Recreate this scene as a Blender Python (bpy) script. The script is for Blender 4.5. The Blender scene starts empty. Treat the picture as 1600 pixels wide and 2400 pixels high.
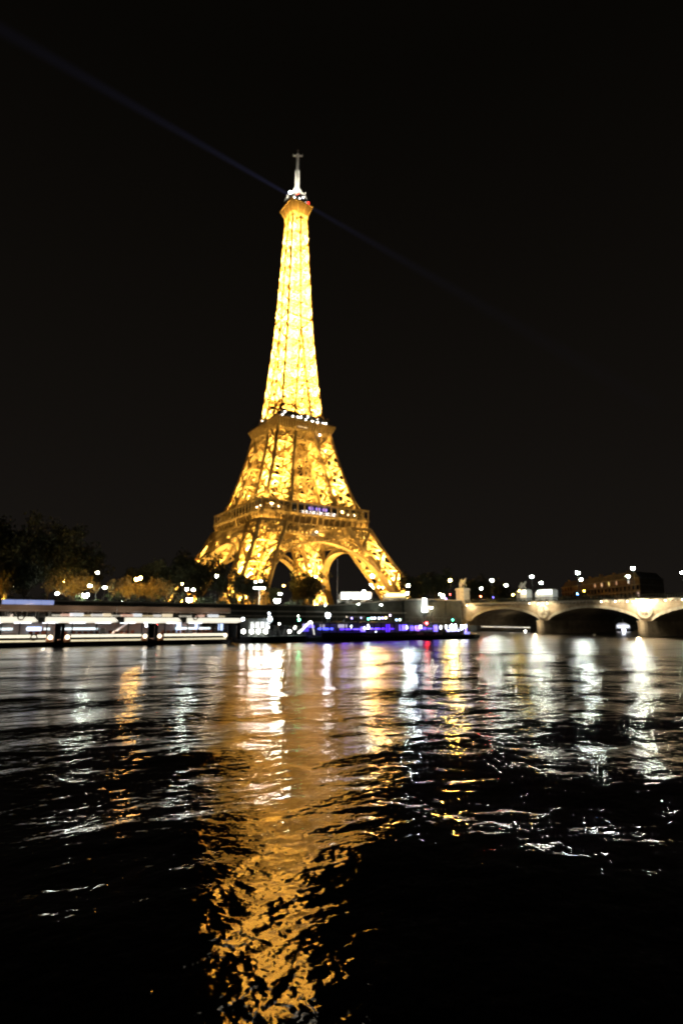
import bpy, math, random
import numpy as np
from mathutils import Vector, Matrix
R = math.radians
rnd = random.Random(7)
scene = bpy.context.scene
COL = scene.collection

# ------------------------------------------------------------------ camera
CAM = np.array([-160.906, -309.774, 3.877])
YAW, PIT, ROL, FPX = .572133, .186304, .005939, 1326.59      # fitted to the photograph (1600 x 2400 px)
_c, _s = math.cos(YAW), math.sin(YAW); _cp, _sp = math.cos(PIT), math.sin(PIT); _cr, _sr = math.cos(ROL), math.sin(ROL)
_Rt = np.array([_c, -_s, 0]); _F = np.array([_s, _c, 0]); _Z = np.array([0, 0, 1.])
_U = -_sp*_F + _cp*_Z; _FW = _cp*_F + _sp*_Z
_CX = _cr*_Rt + _sr*_U; _CY = -_sr*_Rt + _cr*_U
cam = bpy.data.objects.new('camera', bpy.data.cameras.new('camera'))
COL.objects.link(cam); scene.camera = cam
m = Matrix.Identity(4)
for i in range(3):
    m[i][0], m[i][1], m[i][2], m[i][3] = _CX[i], _CY[i], -_FW[i], CAM[i]
cam.matrix_world = m
cam.data.sensor_fit = 'VERTICAL'; cam.data.sensor_height = 36; cam.data.sensor_width = 24
cam.data.lens = FPX/2400*36
cam.data.clip_start = .1; cam.data.clip_end = 6000
cam.data.dof.use_dof = True; cam.data.dof.focus_distance = 3.0; cam.data.dof.aperture_fstop = 2.0

# ------------------------------------------------------------------ night sky
world = bpy.data.worlds.new('World'); scene.world = world; world.use_nodes = True
nt = world.node_tree; bg = nt.nodes['Background']
tc = nt.nodes.new('ShaderNodeTexCoord'); sx = nt.nodes.new('ShaderNodeSeparateXYZ'); cr = nt.nodes.new('ShaderNodeValToRGB')
nt.links.new(tc.outputs['Generated'], sx.inputs[0]); nt.links.new(sx.outputs['Z'], cr.inputs[0]); nt.links.new(cr.outputs[0], bg.inputs[0])
cr.color_ramp.elements[0].position = 0.0; cr.color_ramp.elements[0].color = (.0098, .0080, .0066, 1)
cr.color_ramp.elements[1].position = .75; cr.color_ramp.elements[1].color = (.0022, .0018, .0012, 1)
e = cr.color_ramp.elements.new(.30); e.color = (.0062, .0050, .0040, 1)
bg.inputs[1].default_value = .95
vs = scene.view_settings; vs.view_transform = 'Standard'; vs.look = 'None'; vs.exposure = 0; vs.gamma = 1
scene.cycles.use_denoising = True
scene.cycles.max_bounces = 6; scene.cycles.diffuse_bounces = 2; scene.cycles.glossy_bounces = 4
scene.cycles.sample_clamp_indirect = 20
scene.cycles.caustics_reflective = False; scene.cycles.caustics_refractive = False

GOLD = (1.0, .54, .118)          # sodium floodlights
K_TOWER = 1.4                    # overall strength of the tower's floodlights
K_LAMP = 1.0                     # overall strength of street lamps

# ------------------------------------------------------------------ helpers
def ray(px, py):
    v = _FW + (px-800)/FPX*_CX + (1200-py)/FPX*_CY
    return v
def at_z(px, py, z): d = ray(px, py); return CAM + d*((z-CAM[2])/d[2])
def at_y(px, py, y): d = ray(px, py); return CAM + d*((y-CAM[1])/d[1])
def at_x(px, py, x): d = ray(px, py); return CAM + d*((x-CAM[0])/d[0])
def at_d(px, py, t): d = ray(px, py); return CAM + d*(t/math.hypot(d[0], d[1]))

def mat(name, col, rough=.7, metal=0, noise=.25, nscale=.6, emit=None, es=0, bump=0, col2=None):
    M = bpy.data.materials.new(name); M.use_nodes = True
    n = M.node_tree; b = n.nodes['Principled BSDF']
    b.inputs['Roughness'].default_value = rough; b.inputs['Metallic'].default_value = metal
    b.inputs['Base Color'].default_value = (*col, 1)
    if noise:
        t = n.nodes.new('ShaderNodeTexCoord'); q = n.nodes.new('ShaderNodeTexNoise'); r = n.nodes.new('ShaderNodeValToRGB')
        q.inputs['Scale'].default_value = nscale; q.inputs['Detail'].default_value = 5
        n.links.new(t.outputs['Object'], q.inputs['Vector']); n.links.new(q.outputs[0], r.inputs[0]); n.links.new(r.outputs[0], b.inputs['Base Color'])
        a = col2 or tuple(c*(1-noise) for c in col); z = tuple(min(1, c*(1+noise)) for c in col)
        r.color_ramp.elements[0].position = .35; r.color_ramp.elements[0].color = (*a, 1)
        r.color_ramp.elements[1].position = .65; r.color_ramp.elements[1].color = (*z, 1)
        if bump:
            bu = n.nodes.new('ShaderNodeBump'); bu.inputs['Strength'].default_value = bump
            n.links.new(q.outputs[0], bu.inputs['Height']); n.links.new(bu.outputs[0], b.inputs['Normal'])
    if emit:
        b.inputs['Emission Color'].default_value = (*emit, 1); b.inputs['Emission Strength'].default_value = es
    return M
def masonry(name, col, bw, bh, axis='y', dark=.6):
    """coursed stone blocks; axis = wall normal"""
    M = bpy.data.materials.new(name); M.use_nodes = True; n = M.node_tree; b = n.nodes['Principled BSDF']
    t = n.nodes.new('ShaderNodeTexCoord'); s = n.nodes.new('ShaderNodeSeparateXYZ'); c = n.nodes.new('ShaderNodeCombineXYZ')
    k = n.nodes.new('ShaderNodeTexBrick'); q = n.nodes.new('ShaderNodeTexNoise'); mx = n.nodes.new('ShaderNodeMix'); mx.data_type = 'RGBA'; mx.blend_type = 'MULTIPLY'
    n.links.new(t.outputs['Object'], s.inputs[0])
    n.links.new(s.outputs['X' if axis == 'y' else 'Y'], c.inputs[0]); n.links.new(s.outputs['Z'], c.inputs[1])
    n.links.new(c.outputs[0], k.inputs['Vector'])
    k.inputs['Color1'].default_value = (*col, 1); k.inputs['Color2'].default_value = (*[x*.82 for x in col], 1)
    k.inputs['Mortar'].default_value = (*[x*dark for x in col], 1)
    k.inputs['Scale'].default_value = 1; k.inputs['Brick Width'].default_value = bw; k.inputs['Row Height'].default_value = bh; k.inputs['Mortar Size'].default_value = .03
    q.inputs['Scale'].default_value = .5; q.inputs['Detail'].default_value = 6; n.links.new(t.outputs['Object'], q.inputs['Vector'])
    r = n.nodes.new('ShaderNodeValToRGB'); r.color_ramp.elements[0].color = (.55, .52, .47, 1); r.color_ramp.elements[0].position = .3; r.color_ramp.elements[1].position = .6
    n.links.new(q.outputs[0], r.inputs[0]); mx.inputs[0].default_value = .9
    n.links.new(k.outputs[0], mx.inputs[6]); n.links.new(r.outputs[0], mx.inputs[7]); n.links.new(mx.outputs[2], b.inputs['Base Color'])
    b.inputs['Roughness'].default_value = .85
    return M
_emat = {}
def glow(col, s):
    k = (tuple(round(c, 3) for c in col), round(s, 2))
    if k not in _emat:
        M = bpy.data.materials.new('lit'); M.use_nodes = True; b = M.node_tree.nodes['Principled BSDF']
        b.inputs['Base Color'].default_value = (.8, .8, .8, 1)
        b.inputs['Emission Color'].default_value = (*col, 1); b.inputs['Emission Strength'].default_value = s
        _emat[k] = M
    return _emat[k]

class MB:
    def __init__(s): s.v = []; s.f = []
    def add(s, vs, fs):
        o = len(s.v); s.v += [tuple(map(float, p)) for p in vs]; s.f += [tuple(i+o for i in f) for f in fs]; return s
    def box(s, x0, x1, y0, y1, z0, z1):
        return s.add([(x0,y0,z0),(x1,y0,z0),(x1,y1,z0),(x0,y1,z0),(x0,y0,z1),(x1,y0,z1),(x1,y1,z1),(x0,y1,z1)],
              [(0,3,2,1),(4,5,6,7),(0,1,5,4),(1,2,6,5),(2,3,7,6),(3,0,4,7)])
    def obox(s, c, d, L, W, z0, z1):
        """box of length L along unit (dx,dy), width W"""
        d = np.array(d[:2], float); d /= np.linalg.norm(d); n = np.array([-d[1], d[0]]); c = np.array(c[:2], float)
        q = [c-d*L/2-n*W/2, c+d*L/2-n*W/2, c+d*L/2+n*W/2, c-d*L/2+n*W/2]
        return s.add([(*p, z0) for p in q]+[(*p, z1) for p in q], [(0,3,2,1),(4,5,6,7),(0,1,5,4),(1,2,6,5),(2,3,7,6),(3,0,4,7)])
    def bar(s, p, q, w, h=None, w2=None, n=4):
        p = Vector(p); q = Vector(q); d = q-p
        if d.length < 1e-6: return s
        d.normalize(); up = Vector((0,0,1)) if abs(d.z) < .98 else Vector((1,0,0))
        a = d.cross(up).normalized(); b = a.cross(d)
        h = h or w; k = (w2 or w)/w
        if n == 4:
            cs = [(-w/2,-h/2),(w/2,-h/2),(w/2,h/2),(-w/2,h/2)]
        else:
            cs = [(w/2*math.cos(2*math.pi*i/n), h/2*math.sin(2*math.pi*i/n)) for i in range(n)]
        vs = [p+a*x+b*y for x, y in cs]+[q+a*x*k+b*y*k for x, y in cs]
        fs = [(i, (i+1) % n, n+(i+1) % n, n+i) for i in range(n)]+[tuple(range(n))[::-1], tuple(range(n, 2*n))]
        return s.add(vs, fs)
    def lathe(s, prof, n=12, c=(0,0,0), ax='z', sq=False):
        o = len(s.v); m = len(prof)
        for r, z in prof:
            for i in range(n):
                a = 2*math.pi*(i+.5*sq)/n; rr = r/(math.cos(math.pi/n) if sq else 1)
                x, y = rr*math.cos(a), rr*math.sin(a)
                s.v.append((c[0]+x, c[1]+y, c[2]+z) if ax == 'z' else ((c[0]+z, c[1]+x, c[2]+y) if ax == 'x' else (c[0]+x, c[1]+z, c[2]+y)))
        for j in range(m-1):
            for i in range(n):
                s.f.append((o+j*n+i, o+j*n+(i+1) % n, o+(j+1)*n+(i+1) % n, o+(j+1)*n+i))
        s.f.append(tuple(o+i for i in range(n))[::-1]); s.f.append(tuple(o+(m-1)*n+i for i in range(n)))
        return s
    def ball(s, c, r, n=10, k=6, sz=1):
        return s.lathe([(max(.02*r, r*math.sin(math.pi*j/k)), -r*sz*math.cos(math.pi*j/k)) for j in range(k+1)], n, c)
    def torus(s, c, Rr, r, ax='y', n=16, k=6):
        o = len(s.v)
        for i in range(n):
            a = 2*math.pi*i/n
            for j in range(k):
                b = 2*math.pi*j/k; q = Rr+r*math.cos(b); u, v, w = q*math.cos(a), q*math.sin(a), r*math.sin(b)
                p = (u, w, v) if ax == 'y' else ((w, u, v) if ax == 'x' else (u, v, w))
                s.v.append((c[0]+p[0], c[1]+p[1], c[2]+p[2]))
        for i in range(n):
            for j in range(k):
                s.f.append((o+i*k+j, o+((i+1) % n)*k+j, o+((i+1) % n)*k+(j+1) % k, o+i*k+(j+1) % k))
        return s
    def prism(s, poly, a0, a1, ax='y'):
        """extrude a 2D outline (u,z) along an axis"""
        n = len(poly)
        mk = (lambda u, z, t: (u, t, z)) if ax == 'y' else ((lambda u, z, t: (t, u, z)) if ax == 'x' else (lambda u, z, t: (u, z, t)))
        return s.add([mk(u, z, a0) for u, z in poly]+[mk(u, z, a1) for u, z in poly],
              [(i, (i+1) % n, n+(i+1) % n, n+i) for i in range(n)]+[tuple(range(n))[::-1], tuple(range(n, 2*n))])
    def build(s, name, M, parent=None, smooth=False, loc=None):
        me = bpy.data.meshes.new(name); me.from_pydata(s.v, [], s.f)
        me.materials.append(M)
        import bmesh
        if len(s.f) < 60000:
            b = bmesh.new(); b.from_mesh(me); bmesh.ops.recalc_face_normals(b, faces=b.faces[:]); b.to_mesh(me); b.free()
        me.update()
        if smooth: me.polygons.foreach_set('use_smooth', [True]*len(me.polygons))
        o = bpy.data.objects.new(name, me); COL.objects.link(o)
        if parent: o.parent = parent
        if loc is not None: o.location = loc
        return o
def tag(o, label=None, cat=None, group=None, kind=None):
    if label: o['label'] = label
    if cat: o['category'] = cat
    if group: o['group'] = group
    if kind: o['kind'] = kind
    return o
def empty(name, loc=(0,0,0), label=None, cat=None, group=None, rz=0, parent=None, sc=1):
    o = bpy.data.objects.new(name, None); COL.objects.link(o); o.location = loc; o.rotation_euler = (0,0,rz); o.scale = (sc,)*3
    o.empty_display_size = .5
    if parent: o.parent = parent
    return tag(o, label, cat, group)
def copy_tree(o, parent=None):
    c = o.copy(); COL.objects.link(c)
    if parent: c.parent = parent
    for ch in list(o.children): copy_tree(ch, c)
    return c
def light(name, loc, power, col, parent=None, rad=.4, spot=None, to=None, blend=.5):
    L = bpy.data.lights.new(name, 'SPOT' if spot else 'POINT'); L.energy = power; L.color = col; L.shadow_soft_size = rad
    if spot: L.spot_size = R(spot); L.spot_blend = blend
    o = bpy.data.objects.new(name, L); COL.objects.link(o); o.location = loc
    if parent: o.parent = parent
    if to is not None: o.rotation_euler = (Vector(to)-Vector(loc)).to_track_quat('-Z', 'Y').to_euler()
    return o

def pieces(mb, name, M, parent):
    """build every separate piece collected in mb as an object of its own"""
    idx = list(range(len(mb.v)))
    def find(i):
        while idx[i] != i: idx[i] = idx[idx[i]]; i = idx[i]
        return i
    for f in mb.f:
        a = find(f[0])
        for q in f[1:]: idx[find(q)] = a
    gr = {}
    for f in mb.f: gr.setdefault(find(f[0]), []).append(f)
    for fs in gr.values():
        used = sorted({q for f in fs for q in f}); mp = {q: i for i, q in enumerate(used)}
        p = MB(); p.add([mb.v[q] for q in used], [tuple(mp[q] for q in f) for f in fs]); p.build(name, M, parent)
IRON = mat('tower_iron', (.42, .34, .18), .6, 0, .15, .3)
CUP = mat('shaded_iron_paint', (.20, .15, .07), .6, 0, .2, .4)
DARKIRON = mat('dark_iron', (.03, .028, .025), .5, .3, .2, 2)
STONE = masonry('bridge_stone', (.36, .31, .24), 1.4, .55, 'x')
QUAY = masonry('quay_stone', (.085, .088, .072), 1.5, .5, 'y')
PALE = mat('pale_stone', (.42, .40, .35), .85, 0, .2, 1.2)
GRASSY = mat('ground_soil', (.055, .05, .04), .95, 0, .3, .15)
ASPH = mat('asphalt', (.05, .05, .05), .9, 0, .2, 1)
PAVE = mat('paving', (.16, .145, .125), .9, 0, .2, .7)
HULL = mat('hull_paint', (.018, .018, .02), .35, 0, .3, 1)
WHITE = mat('white_paint', (.75, .75, .74), .45, 0, .06, 1)
GREY = mat('grey_paint', (.22, .24, .23), .5, 0, .15, 1)
SEAT = mat('seat_fabric', (.30, .10, .055), .8, 0, .2, 3)
WOOD = mat('varnished_wood', (.20, .09, .04), .5, 0, .3, 3)
LEAF3 = mat('foliage_sodium_lit', (.10, .075, .022), .8, 0, .35, .9)  # leaves painted golden: the orange sodium light is put into the colour
BARK = mat('bark', (.07, .055, .04), .95, 0, .3, 3)
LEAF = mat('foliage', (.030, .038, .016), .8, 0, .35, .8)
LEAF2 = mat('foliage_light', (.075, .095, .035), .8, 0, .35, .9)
GLASS = mat('dark_glass', (.02, .022, .025), .08, 0, 0)
BLACK = mat('black_rubber', (.012, .012, .012), .7, 0, 0)
ROOFM = mat('zinc_roof', (.13, .13, .13), .6, 0, .2, .5)
FACADE = masonry('facade_stone', (.28, .215, .15), 1.2, .6, 'x', .8)

# ------------------------------------------------------------------ terrain and water
GZ = 6.6
def smooth(t): t = min(1, max(0, t)); return t*t*(3-2*t)
def hgt(x, y):
    """upper bank: 6.6 m above the river, rising to the bridge deck (9.4 m)"""
    a = smooth((x+80)/45); b = smooth((-92-y)/30)
    return GZ + 2.8*a*b
def grid(xs, ys, hf):
    v = [(x, y, hf(x, y)) for y in ys for x in xs]; n = len(xs)
    f = [(j*n+i, j*n+i+1, (j+1)*n+i+1, (j+1)*n+i) for j in range(len(ys)-1) for i in range(n-1)]
    return MB().add(v, f)
xs = [-900, -500, -300]+list(range(-240, 101, 10))+[150, 220, 320, 500, 1000]
ys = [-165, -158, -150, -140, -130, -122, -114, -106, -98, -92, -80, -40, 0, 60, 150, 400, 1000, 3000]
tag(grid(xs, ys, hgt).build('ground', GRASSY), kind='structure')
st = grid([-900, -400, -240]+list(range(-220, 101, 10))+[160, 260, 500, 1000], [-162, -152, -142, -134], lambda x, y: hgt(x, y)+.02)
tag(st.build('street', ASPH), kind='structure')
# lower quay, running out in front of the wall upstream of the bridge
lq = MB().prism([(-900, -209), (-62, -209), (-36, -176), (-17, -172), (17, -172), (900, -172), (900, -164.6), (-900, -164.6)], -2, 2.0, 'z')
tag(lq.build('lower_quay', PAVE), kind='structure')
def quaywall():
    root = empty('quay_wall', (0,0,0), 'long stone river wall behind the moored boats', 'wall')
    w = MB(); c = MB()
    xs_ = [-900, -240, -160, -120, -80, -70, -60, -50, -40, -35, -19]
    for a, b in zip(xs_[:-1], xs_[1:]):
        za, zb = hgt(a, -165), hgt(b, -165)
        w.prism([(a, 1.5), (b, 1.5), (b, zb+.75), (a, za+.75)], -166, -165)
        c.prism([(a, za+.753), (b, zb+.753), (b, zb+1.0), (a, za+1.0)], -166.2, -164.8)
    for x in np.arange(-170, -25, 9.0):
        w.box(x-.5, x+.5, -166.35, -166.003, 1.6, hgt(x, -165)+.6)
    for x0_, x1_, z_ in ((-118, -60, 4.3), (-118, -44, 5.6)):
        ld = MB().box(x0_, x1_, -166.75, -166.4, z_, z_+.35).build('ledge', PALE, root)
    w.build('wall', QUAY, root); c.build('coping', PALE, root)
quaywall()
def quaywall2():
    root = empty('quay_wall', (0,0,0), 'stone river wall beyond the bridge, seen through its arches', 'wall')
    MB().box(19, 900, -166, -165, 1.5, 10.1).build('wall', QUAY, root)
    MB().box(19, 900, -166.2, -164.8, 10.103, 10.4).build('coping', PALE, root)
quaywall2()

def river():
    ang = np.concatenate([np.arange(-56, 56.01, .25), np.arange(60, 300.1, 6)])
    th = np.pi/2 - YAW - np.radians(ang); r = np.exp(np.linspace(math.log(1.2), math.log(1600), 560))
    na, nr = len(ang), len(r)
    X = CAM[0]+np.outer(r, np.cos(th)); Y = CAM[1]+np.outer(r, np.sin(th))
    rg = np.random.RandomState(3); Zm = np.zeros_like(X)
    for i in range(18):
        lam = 2.2*1.10**i; d = rg.normal(1.9, .75); k = 2*np.pi/lam; amp = .009/k*(.8+.5*rg.rand())
        ph = rg.rand()*6.28
        fade = np.clip(lam/(4*r*.0128)-.6, 0, 1)[:, None]
        Zm += fade*amp*np.sin(k*(X*np.cos(d)+Y*np.sin(d))+ph+.6*np.sin(.21*X+.13*Y+i))
    v = np.stack([X, Y, Zm], 2).reshape(-1, 3)
    i, j = np.meshgrid(np.arange(nr-1), np.arange(na), indexing='ij'); j2 = (j+1) % na
    f = np.stack([i*na+j, (i+1)*na+j, (i+1)*na+j2, i*na+j2], 2).reshape(-1, 4)
    f = f[:, ::-1]
    me = bpy.data.meshes.new('river')
    me.vertices.add(len(v)+1); co = np.vstack([v, [[CAM[0], CAM[1], 0]]]); me.vertices.foreach_set('co', co.ravel().astype(np.float32))
    tri = np.array([(len(v), (q+1) % na, q) for q in range(na)])
    nl = len(f)*4+len(tri)*3
    me.loops.add(nl); me.loops.foreach_set('vertex_index', np.concatenate([f.ravel(), tri.ravel()]).astype(np.int32))
    me.polygons.add(len(f)+len(tri))
    me.polygons.foreach_set('loop_start', np.concatenate([np.arange(len(f))*4, len(f)*4+np.arange(len(tri))*3]).astype(np.int32))
    me.update(calc_edges=True); me.validate()
    if me.polygons[0].normal.z < 0: me.flip_normals()
    me.polygons.foreach_set('use_smooth', [True]*len(me.polygons))
    M = bpy.data.materials.new('river_water'); M.use_nodes = True; n = M.node_tree; b = n.nodes['Principled BSDF']
    b.inputs['Base Color'].default_value = (.0015, .002, .0022, 1); b.inputs['IOR'].default_value = 1.333
    N = n.nodes.new; Lk = n.links.new
    def height_group(layers):
        g = bpy.data.node_groups.new('wave_height', 'ShaderNodeTree')
        g.interface.new_socket('P', in_out='INPUT', socket_type='NodeSocketVector'); g.interface.new_socket('H', in_out='OUTPUT', socket_type='NodeSocketFloat')
        gi = g.nodes.new('NodeGroupInput'); go = g.nodes.new('NodeGroupOutput'); acc = None
        # (frequency per metre, height, rotation, stretch, detail)
        for fr, hh, ro, stx, det in layers:
            mp = g.nodes.new('ShaderNodeMapping'); mp.inputs['Rotation'].default_value = (0, 0, ro); mp.inputs['Scale'].default_value = (fr*stx, fr, fr)
            mp.inputs['Location'].default_value = (ro*31, fr*17, 3.7*fr)
            q = g.nodes.new('ShaderNodeTexNoise'); q.inputs['Scale'].default_value = 1; q.inputs['Detail'].default_value = det; q.inputs['Roughness'].default_value = .45
            q.inputs['Distortion'].default_value = .25
            g.links.new(gi.outputs[0], mp.inputs[0]); g.links.new(mp.outputs[0], q.inputs['Vector'])
            mu = g.nodes.new('ShaderNodeMath'); mu.operation = 'MULTIPLY_ADD'; mu.inputs[1].default_value = hh; g.links.new(q.outputs[0], mu.inputs[0])
            if acc: g.links.new(acc.outputs[0], mu.inputs[2])
            else: mu.inputs[2].default_value = 0
            acc = mu
        g.links.new(acc.outputs[0], go.inputs[0]); return g
    geo = N('ShaderNodeNewGeometry'); E = .03
    def slopes(layers):
        g = height_group(layers); hs = []
        for off in ((0,0,0), (E,0,0), (0,E,0)):
            a = N('ShaderNodeVectorMath'); a.inputs[1].default_value = off; Lk(geo.outputs['Position'], a.inputs[0])
            h = N('ShaderNodeGroup'); h.node_tree = g; Lk(a.outputs[0], h.inputs[0]); hs.append(h)
        cb = N('ShaderNodeCombineXYZ')
        for q in (1, 2):
            d = N('ShaderNodeMath'); d.operation = 'SUBTRACT'; Lk(hs[0].outputs[0], d.inputs[0]); Lk(hs[q].outputs[0], d.inputs[1])
            mu = N('ShaderNodeMath'); mu.operation = 'MULTIPLY'; mu.inputs[1].default_value = 1/E; Lk(d.outputs[0], mu.inputs[0]); Lk(mu.outputs[0], cb.inputs[q-1])
        return cb
    cb = slopes(((.13, .30, .5, .5, 1), (.55, .10, -.35, .55, 1.5), (1.8, .050, .25, .7, 2)))
    cf = slopes(((5.2, .0145, 1.0, .9, 1.5), (14, .0055, .2, 1, 2)))       # capillary ripples
    ds = N('ShaderNodeVectorMath'); ds.operation = 'DISTANCE'; ds.inputs[1].default_value = (CAM[0], CAM[1], 0); Lk(geo.outputs['Position'], ds.inputs[0])
    mr = N('ShaderNodeMapRange'); mr.inputs['From Min'].default_value = 6; mr.inputs['From Max'].default_value = 60; mr.inputs['To Min'].default_value = .92; mr.inputs['To Max'].default_value = 1.5
    Lk(ds.outputs['Value'], mr.inputs['Value'])
    gm = N('ShaderNodeMapping'); gm.inputs['Scale'].default_value = (.05, .16, .1); gm.inputs['Rotation'].default_value = (0, 0, -.25); Lk(geo.outputs['Position'], gm.inputs[0])
    gn = N('ShaderNodeTexNoise'); gn.inputs['Scale'].default_value = 1; gn.inputs['Detail'].default_value = 3; Lk(gm.outputs[0], gn.inputs['Vector'])     # gusts
    gr = N('ShaderNodeMapRange'); gr.inputs['From Min'].default_value = .3; gr.inputs['From Max'].default_value = .7; gr.inputs['To Min'].default_value = .45; gr.inputs['To Max'].default_value = 1.5
    Lk(gn.outputs[0], gr.inputs['Value']); gp = N('ShaderNodeMath'); gp.operation = 'MULTIPLY'; Lk(gr.outputs[0], gp.inputs[0]); Lk(mr.outputs[0], gp.inputs[1])
    sc_ = N('ShaderNodeVectorMath'); sc_.operation = 'SCALE'; Lk(cb.outputs[0], sc_.inputs[0]); Lk(gp.outputs[0], sc_.inputs['Scale'])
    # ripples too small to see from afar turn into micro-roughness
    mf = N('ShaderNodeMapRange'); mf.inputs['From Min'].default_value = 8; mf.inputs['From Max'].default_value = 60; mf.inputs['To Min'].default_value = 1.0; mf.inputs['To Max'].default_value = .25
    rr_ = N('ShaderNodeMapRange'); rr_.inputs['From Min'].default_value = 8; rr_.inputs['From Max'].default_value = 80; rr_.inputs['To Min'].default_value = .12; rr_.inputs['To Max'].default_value = .29
    Lk(ds.outputs['Value'], mf.inputs['Value']); Lk(ds.outputs['Value'], rr_.inputs['Value'])
    sf = N('ShaderNodeVectorMath'); sf.operation = 'SCALE'; Lk(cf.outputs[0], sf.inputs[0]); Lk(mf.outputs[0], sf.inputs['Scale'])
    a0 = N('ShaderNodeVectorMath'); Lk(sf.outputs[0], a0.inputs[0]); Lk(sc_.outputs[0], a0.inputs[1])
    ad = N('ShaderNodeVectorMath'); Lk(geo.outputs['Normal'], ad.inputs[0]); Lk(a0.outputs[0], ad.inputs[1])
    no = N('ShaderNodeVectorMath'); no.operation = 'NORMALIZE'; Lk(ad.outputs[0], no.inputs[0]); n.nodes.remove(b)
    gl = N('ShaderNodeBsdfGlossy'); gl.distribution = 'BECKMANN'; gl.inputs['Roughness'].default_value = .125; gl.inputs['Color'].default_value = (1, 1, 1, 1)
    df = N('ShaderNodeBsdfDiffuse'); df.inputs['Color'].default_value = (.0015, .002, .0022, 1)
    fr_ = N('ShaderNodeFresnel'); fr_.inputs['IOR'].default_value = 1.333; ms = N('ShaderNodeMixShader')
    Lk(rr_.outputs[0], gl.inputs['Roughness']); Lk(no.outputs[0], gl.inputs['Normal']); Lk(no.outputs[0], fr_.inputs['Normal']); Lk(fr_.outputs[0], ms.inputs[0]); Lk(df.outputs[0], ms.inputs[1]); Lk(gl.outputs[0], ms.inputs[2])
    Lk(ms.outputs[0], n.nodes['Material Output'].inputs['Surface'])
    me.materials.append(M)
    o = bpy.data.objects.new('river', me); COL.objects.link(o); tag(o, kind='structure')
river()

# ------------------------------------------------------------------ the iron tower (local z = 0 at its ground)
TWR = empty('iron_tower', (0, 0, GZ), 'tall golden floodlit iron lattice tower on four arched legs across the river', 'tower')
_wz = [0, 18, 30, 38, 48.7, 57.6, 64, 80, 98, 110, 115.7, 120, 127, 142, 162, 182, 199, 235, 272, 280]
_ww = [62.2, 51.6, 45.2, 41.3, 36.6, 33.0, 30.2, 25.2, 20.9, 18.5, 17.0, 15.6, 14.1, 12.7, 11.1, 9.5, 8.6, 7.0, 5.5, 5.2]
_iz = [0, 13, 27, 36, 48, 57.6, 65, 83, 100, 110, 115.7, 127, 150, 186]
_iw = [44.5, 39.0, 32.0, 27.4, 21.0, 17.0, 14.2, 11.0, 8.0, 7.2, 6.6, 5.3, 3.0, .0]
def w(z): return float(np.interp(z, _wz, _ww))
def wi(z): return float(np.interp(z, _iz, _iw))
def face(k, u, off, z):
    """point at lateral u on face k (0 river, 1 right, 2 back, 3 left) at distance off from the axis"""
    return [(u, -off, z), (off, u, z), (-u, off, z), (-off, -u, z)][k]
def lattice(mb, fA, fB, z0, z1, n, wd, cross=True, hor=True, fine=0):
    """X bracing between two edge curves fA(z), fB(z)"""
    for i in range(n):
        a, b = z0+(z1-z0)*i/n, z0+(z1-z0)*(i+1)/n
        dp, nw_ = wd*1.5, wd*.6
        if hor: mb.bar(fA(a), fB(a), dp*1.1, nw_)
        if cross: mb.bar(fA(a), fB(b), dp, nw_); mb.bar(fB(a), fA(b), dp, nw_)
        if fine:
            for j in range(fine):
                t = (j+1)/(fine+1); za = a+(b-a)*t
                pa, pb = Vector(fA(za)), Vector(fB(za)); mb.bar(pa, pb, wd*.8, wd*.22)
            for j in ((1, 2, 3) if fine > 2 else (2,)):
                t = j/4; mb.bar(Vector(fA(a)).lerp(Vector(fB(a)), t), Vector(fA(b)).lerp(Vector(fB(b)), t), wd*.42)
    if hor: mb.bar(fA(z1), fB(z1), wd*1.1)
def make_leg(sx_, sy_, zs, gw, bw, n, name, foot):
    z0, z1 = zs[0], zs[-1]
    E_ = [lambda z: (sx_*w(z), sy_*w(z), z), lambda z: (sx_*wi(z), sy_*w(z), z), lambda z: (sx_*wi(z), sy_*wi(z), z), lambda z: (sx_*w(z), sy_*wi(z), z)]
    leg = empty(name, parent=TWR)
    for f in E_:
        g = MB(); zz = np.linspace(z0, z1, 9)
        for a, b in zip(zz[:-1], zz[1:]): g.bar(f(a), f(b), gw)
        g.build('corner_girder', IRON, leg)
    for i in range(4):
        l = MB(); lattice(l, E_[i], E_[(i+1) % 4], z0, z1, n, bw, fine=2); l.build('bracing', IRON, leg)
    # inner lift track and stairs running up the leg
    c = lambda z, k: ((sx_*((w(z)+wi(z))/2+k)), sy_*((w(z)+wi(z))/2-k), z)
    t = MB(); zz = np.linspace(z0, z1, 10)
    for a, b in zip(zz[:-1], zz[1:]):
        t.bar(c(a, 1.6), c(b, 1.6), .7); t.bar(c(a, -1.6), c(b, -1.6), .7); t.bar(c(a, -1.6), c(b, 1.6), .5); t.bar(c(a, 1.6), c(b, -1.6), .5)
    t.build('lift_track', IRON, leg)
    if foot:
        f = MB()
        for x in (w(0), wi(0)):
            for y in (w(0), wi(0)):
                f.add([(sx_*x+dx, sy_*y+dy, z) for z, h in ((-1, 3.6), (2.2, 2.2)) for dx, dy in ((-h,-h),(h,-h),(h,h),(-h,h))],
                      [(0,3,2,1),(4,5,6,7),(0,1,5,4),(1,2,6,5),(2,3,7,6),(3,0,4,7)])
        pieces(f, 'masonry_foot', PALE, leg)
    return leg
for sx_ in (-1, 1):
    for sy_ in (-1, 1):
        make_leg(sx_, sy_, (1, 50), 1.7, 1.05, 4, 'leg', True)
        make_leg(sx_, sy_, (55, 112), 1.45, .9, 5, 'upper_leg', False)
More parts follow.
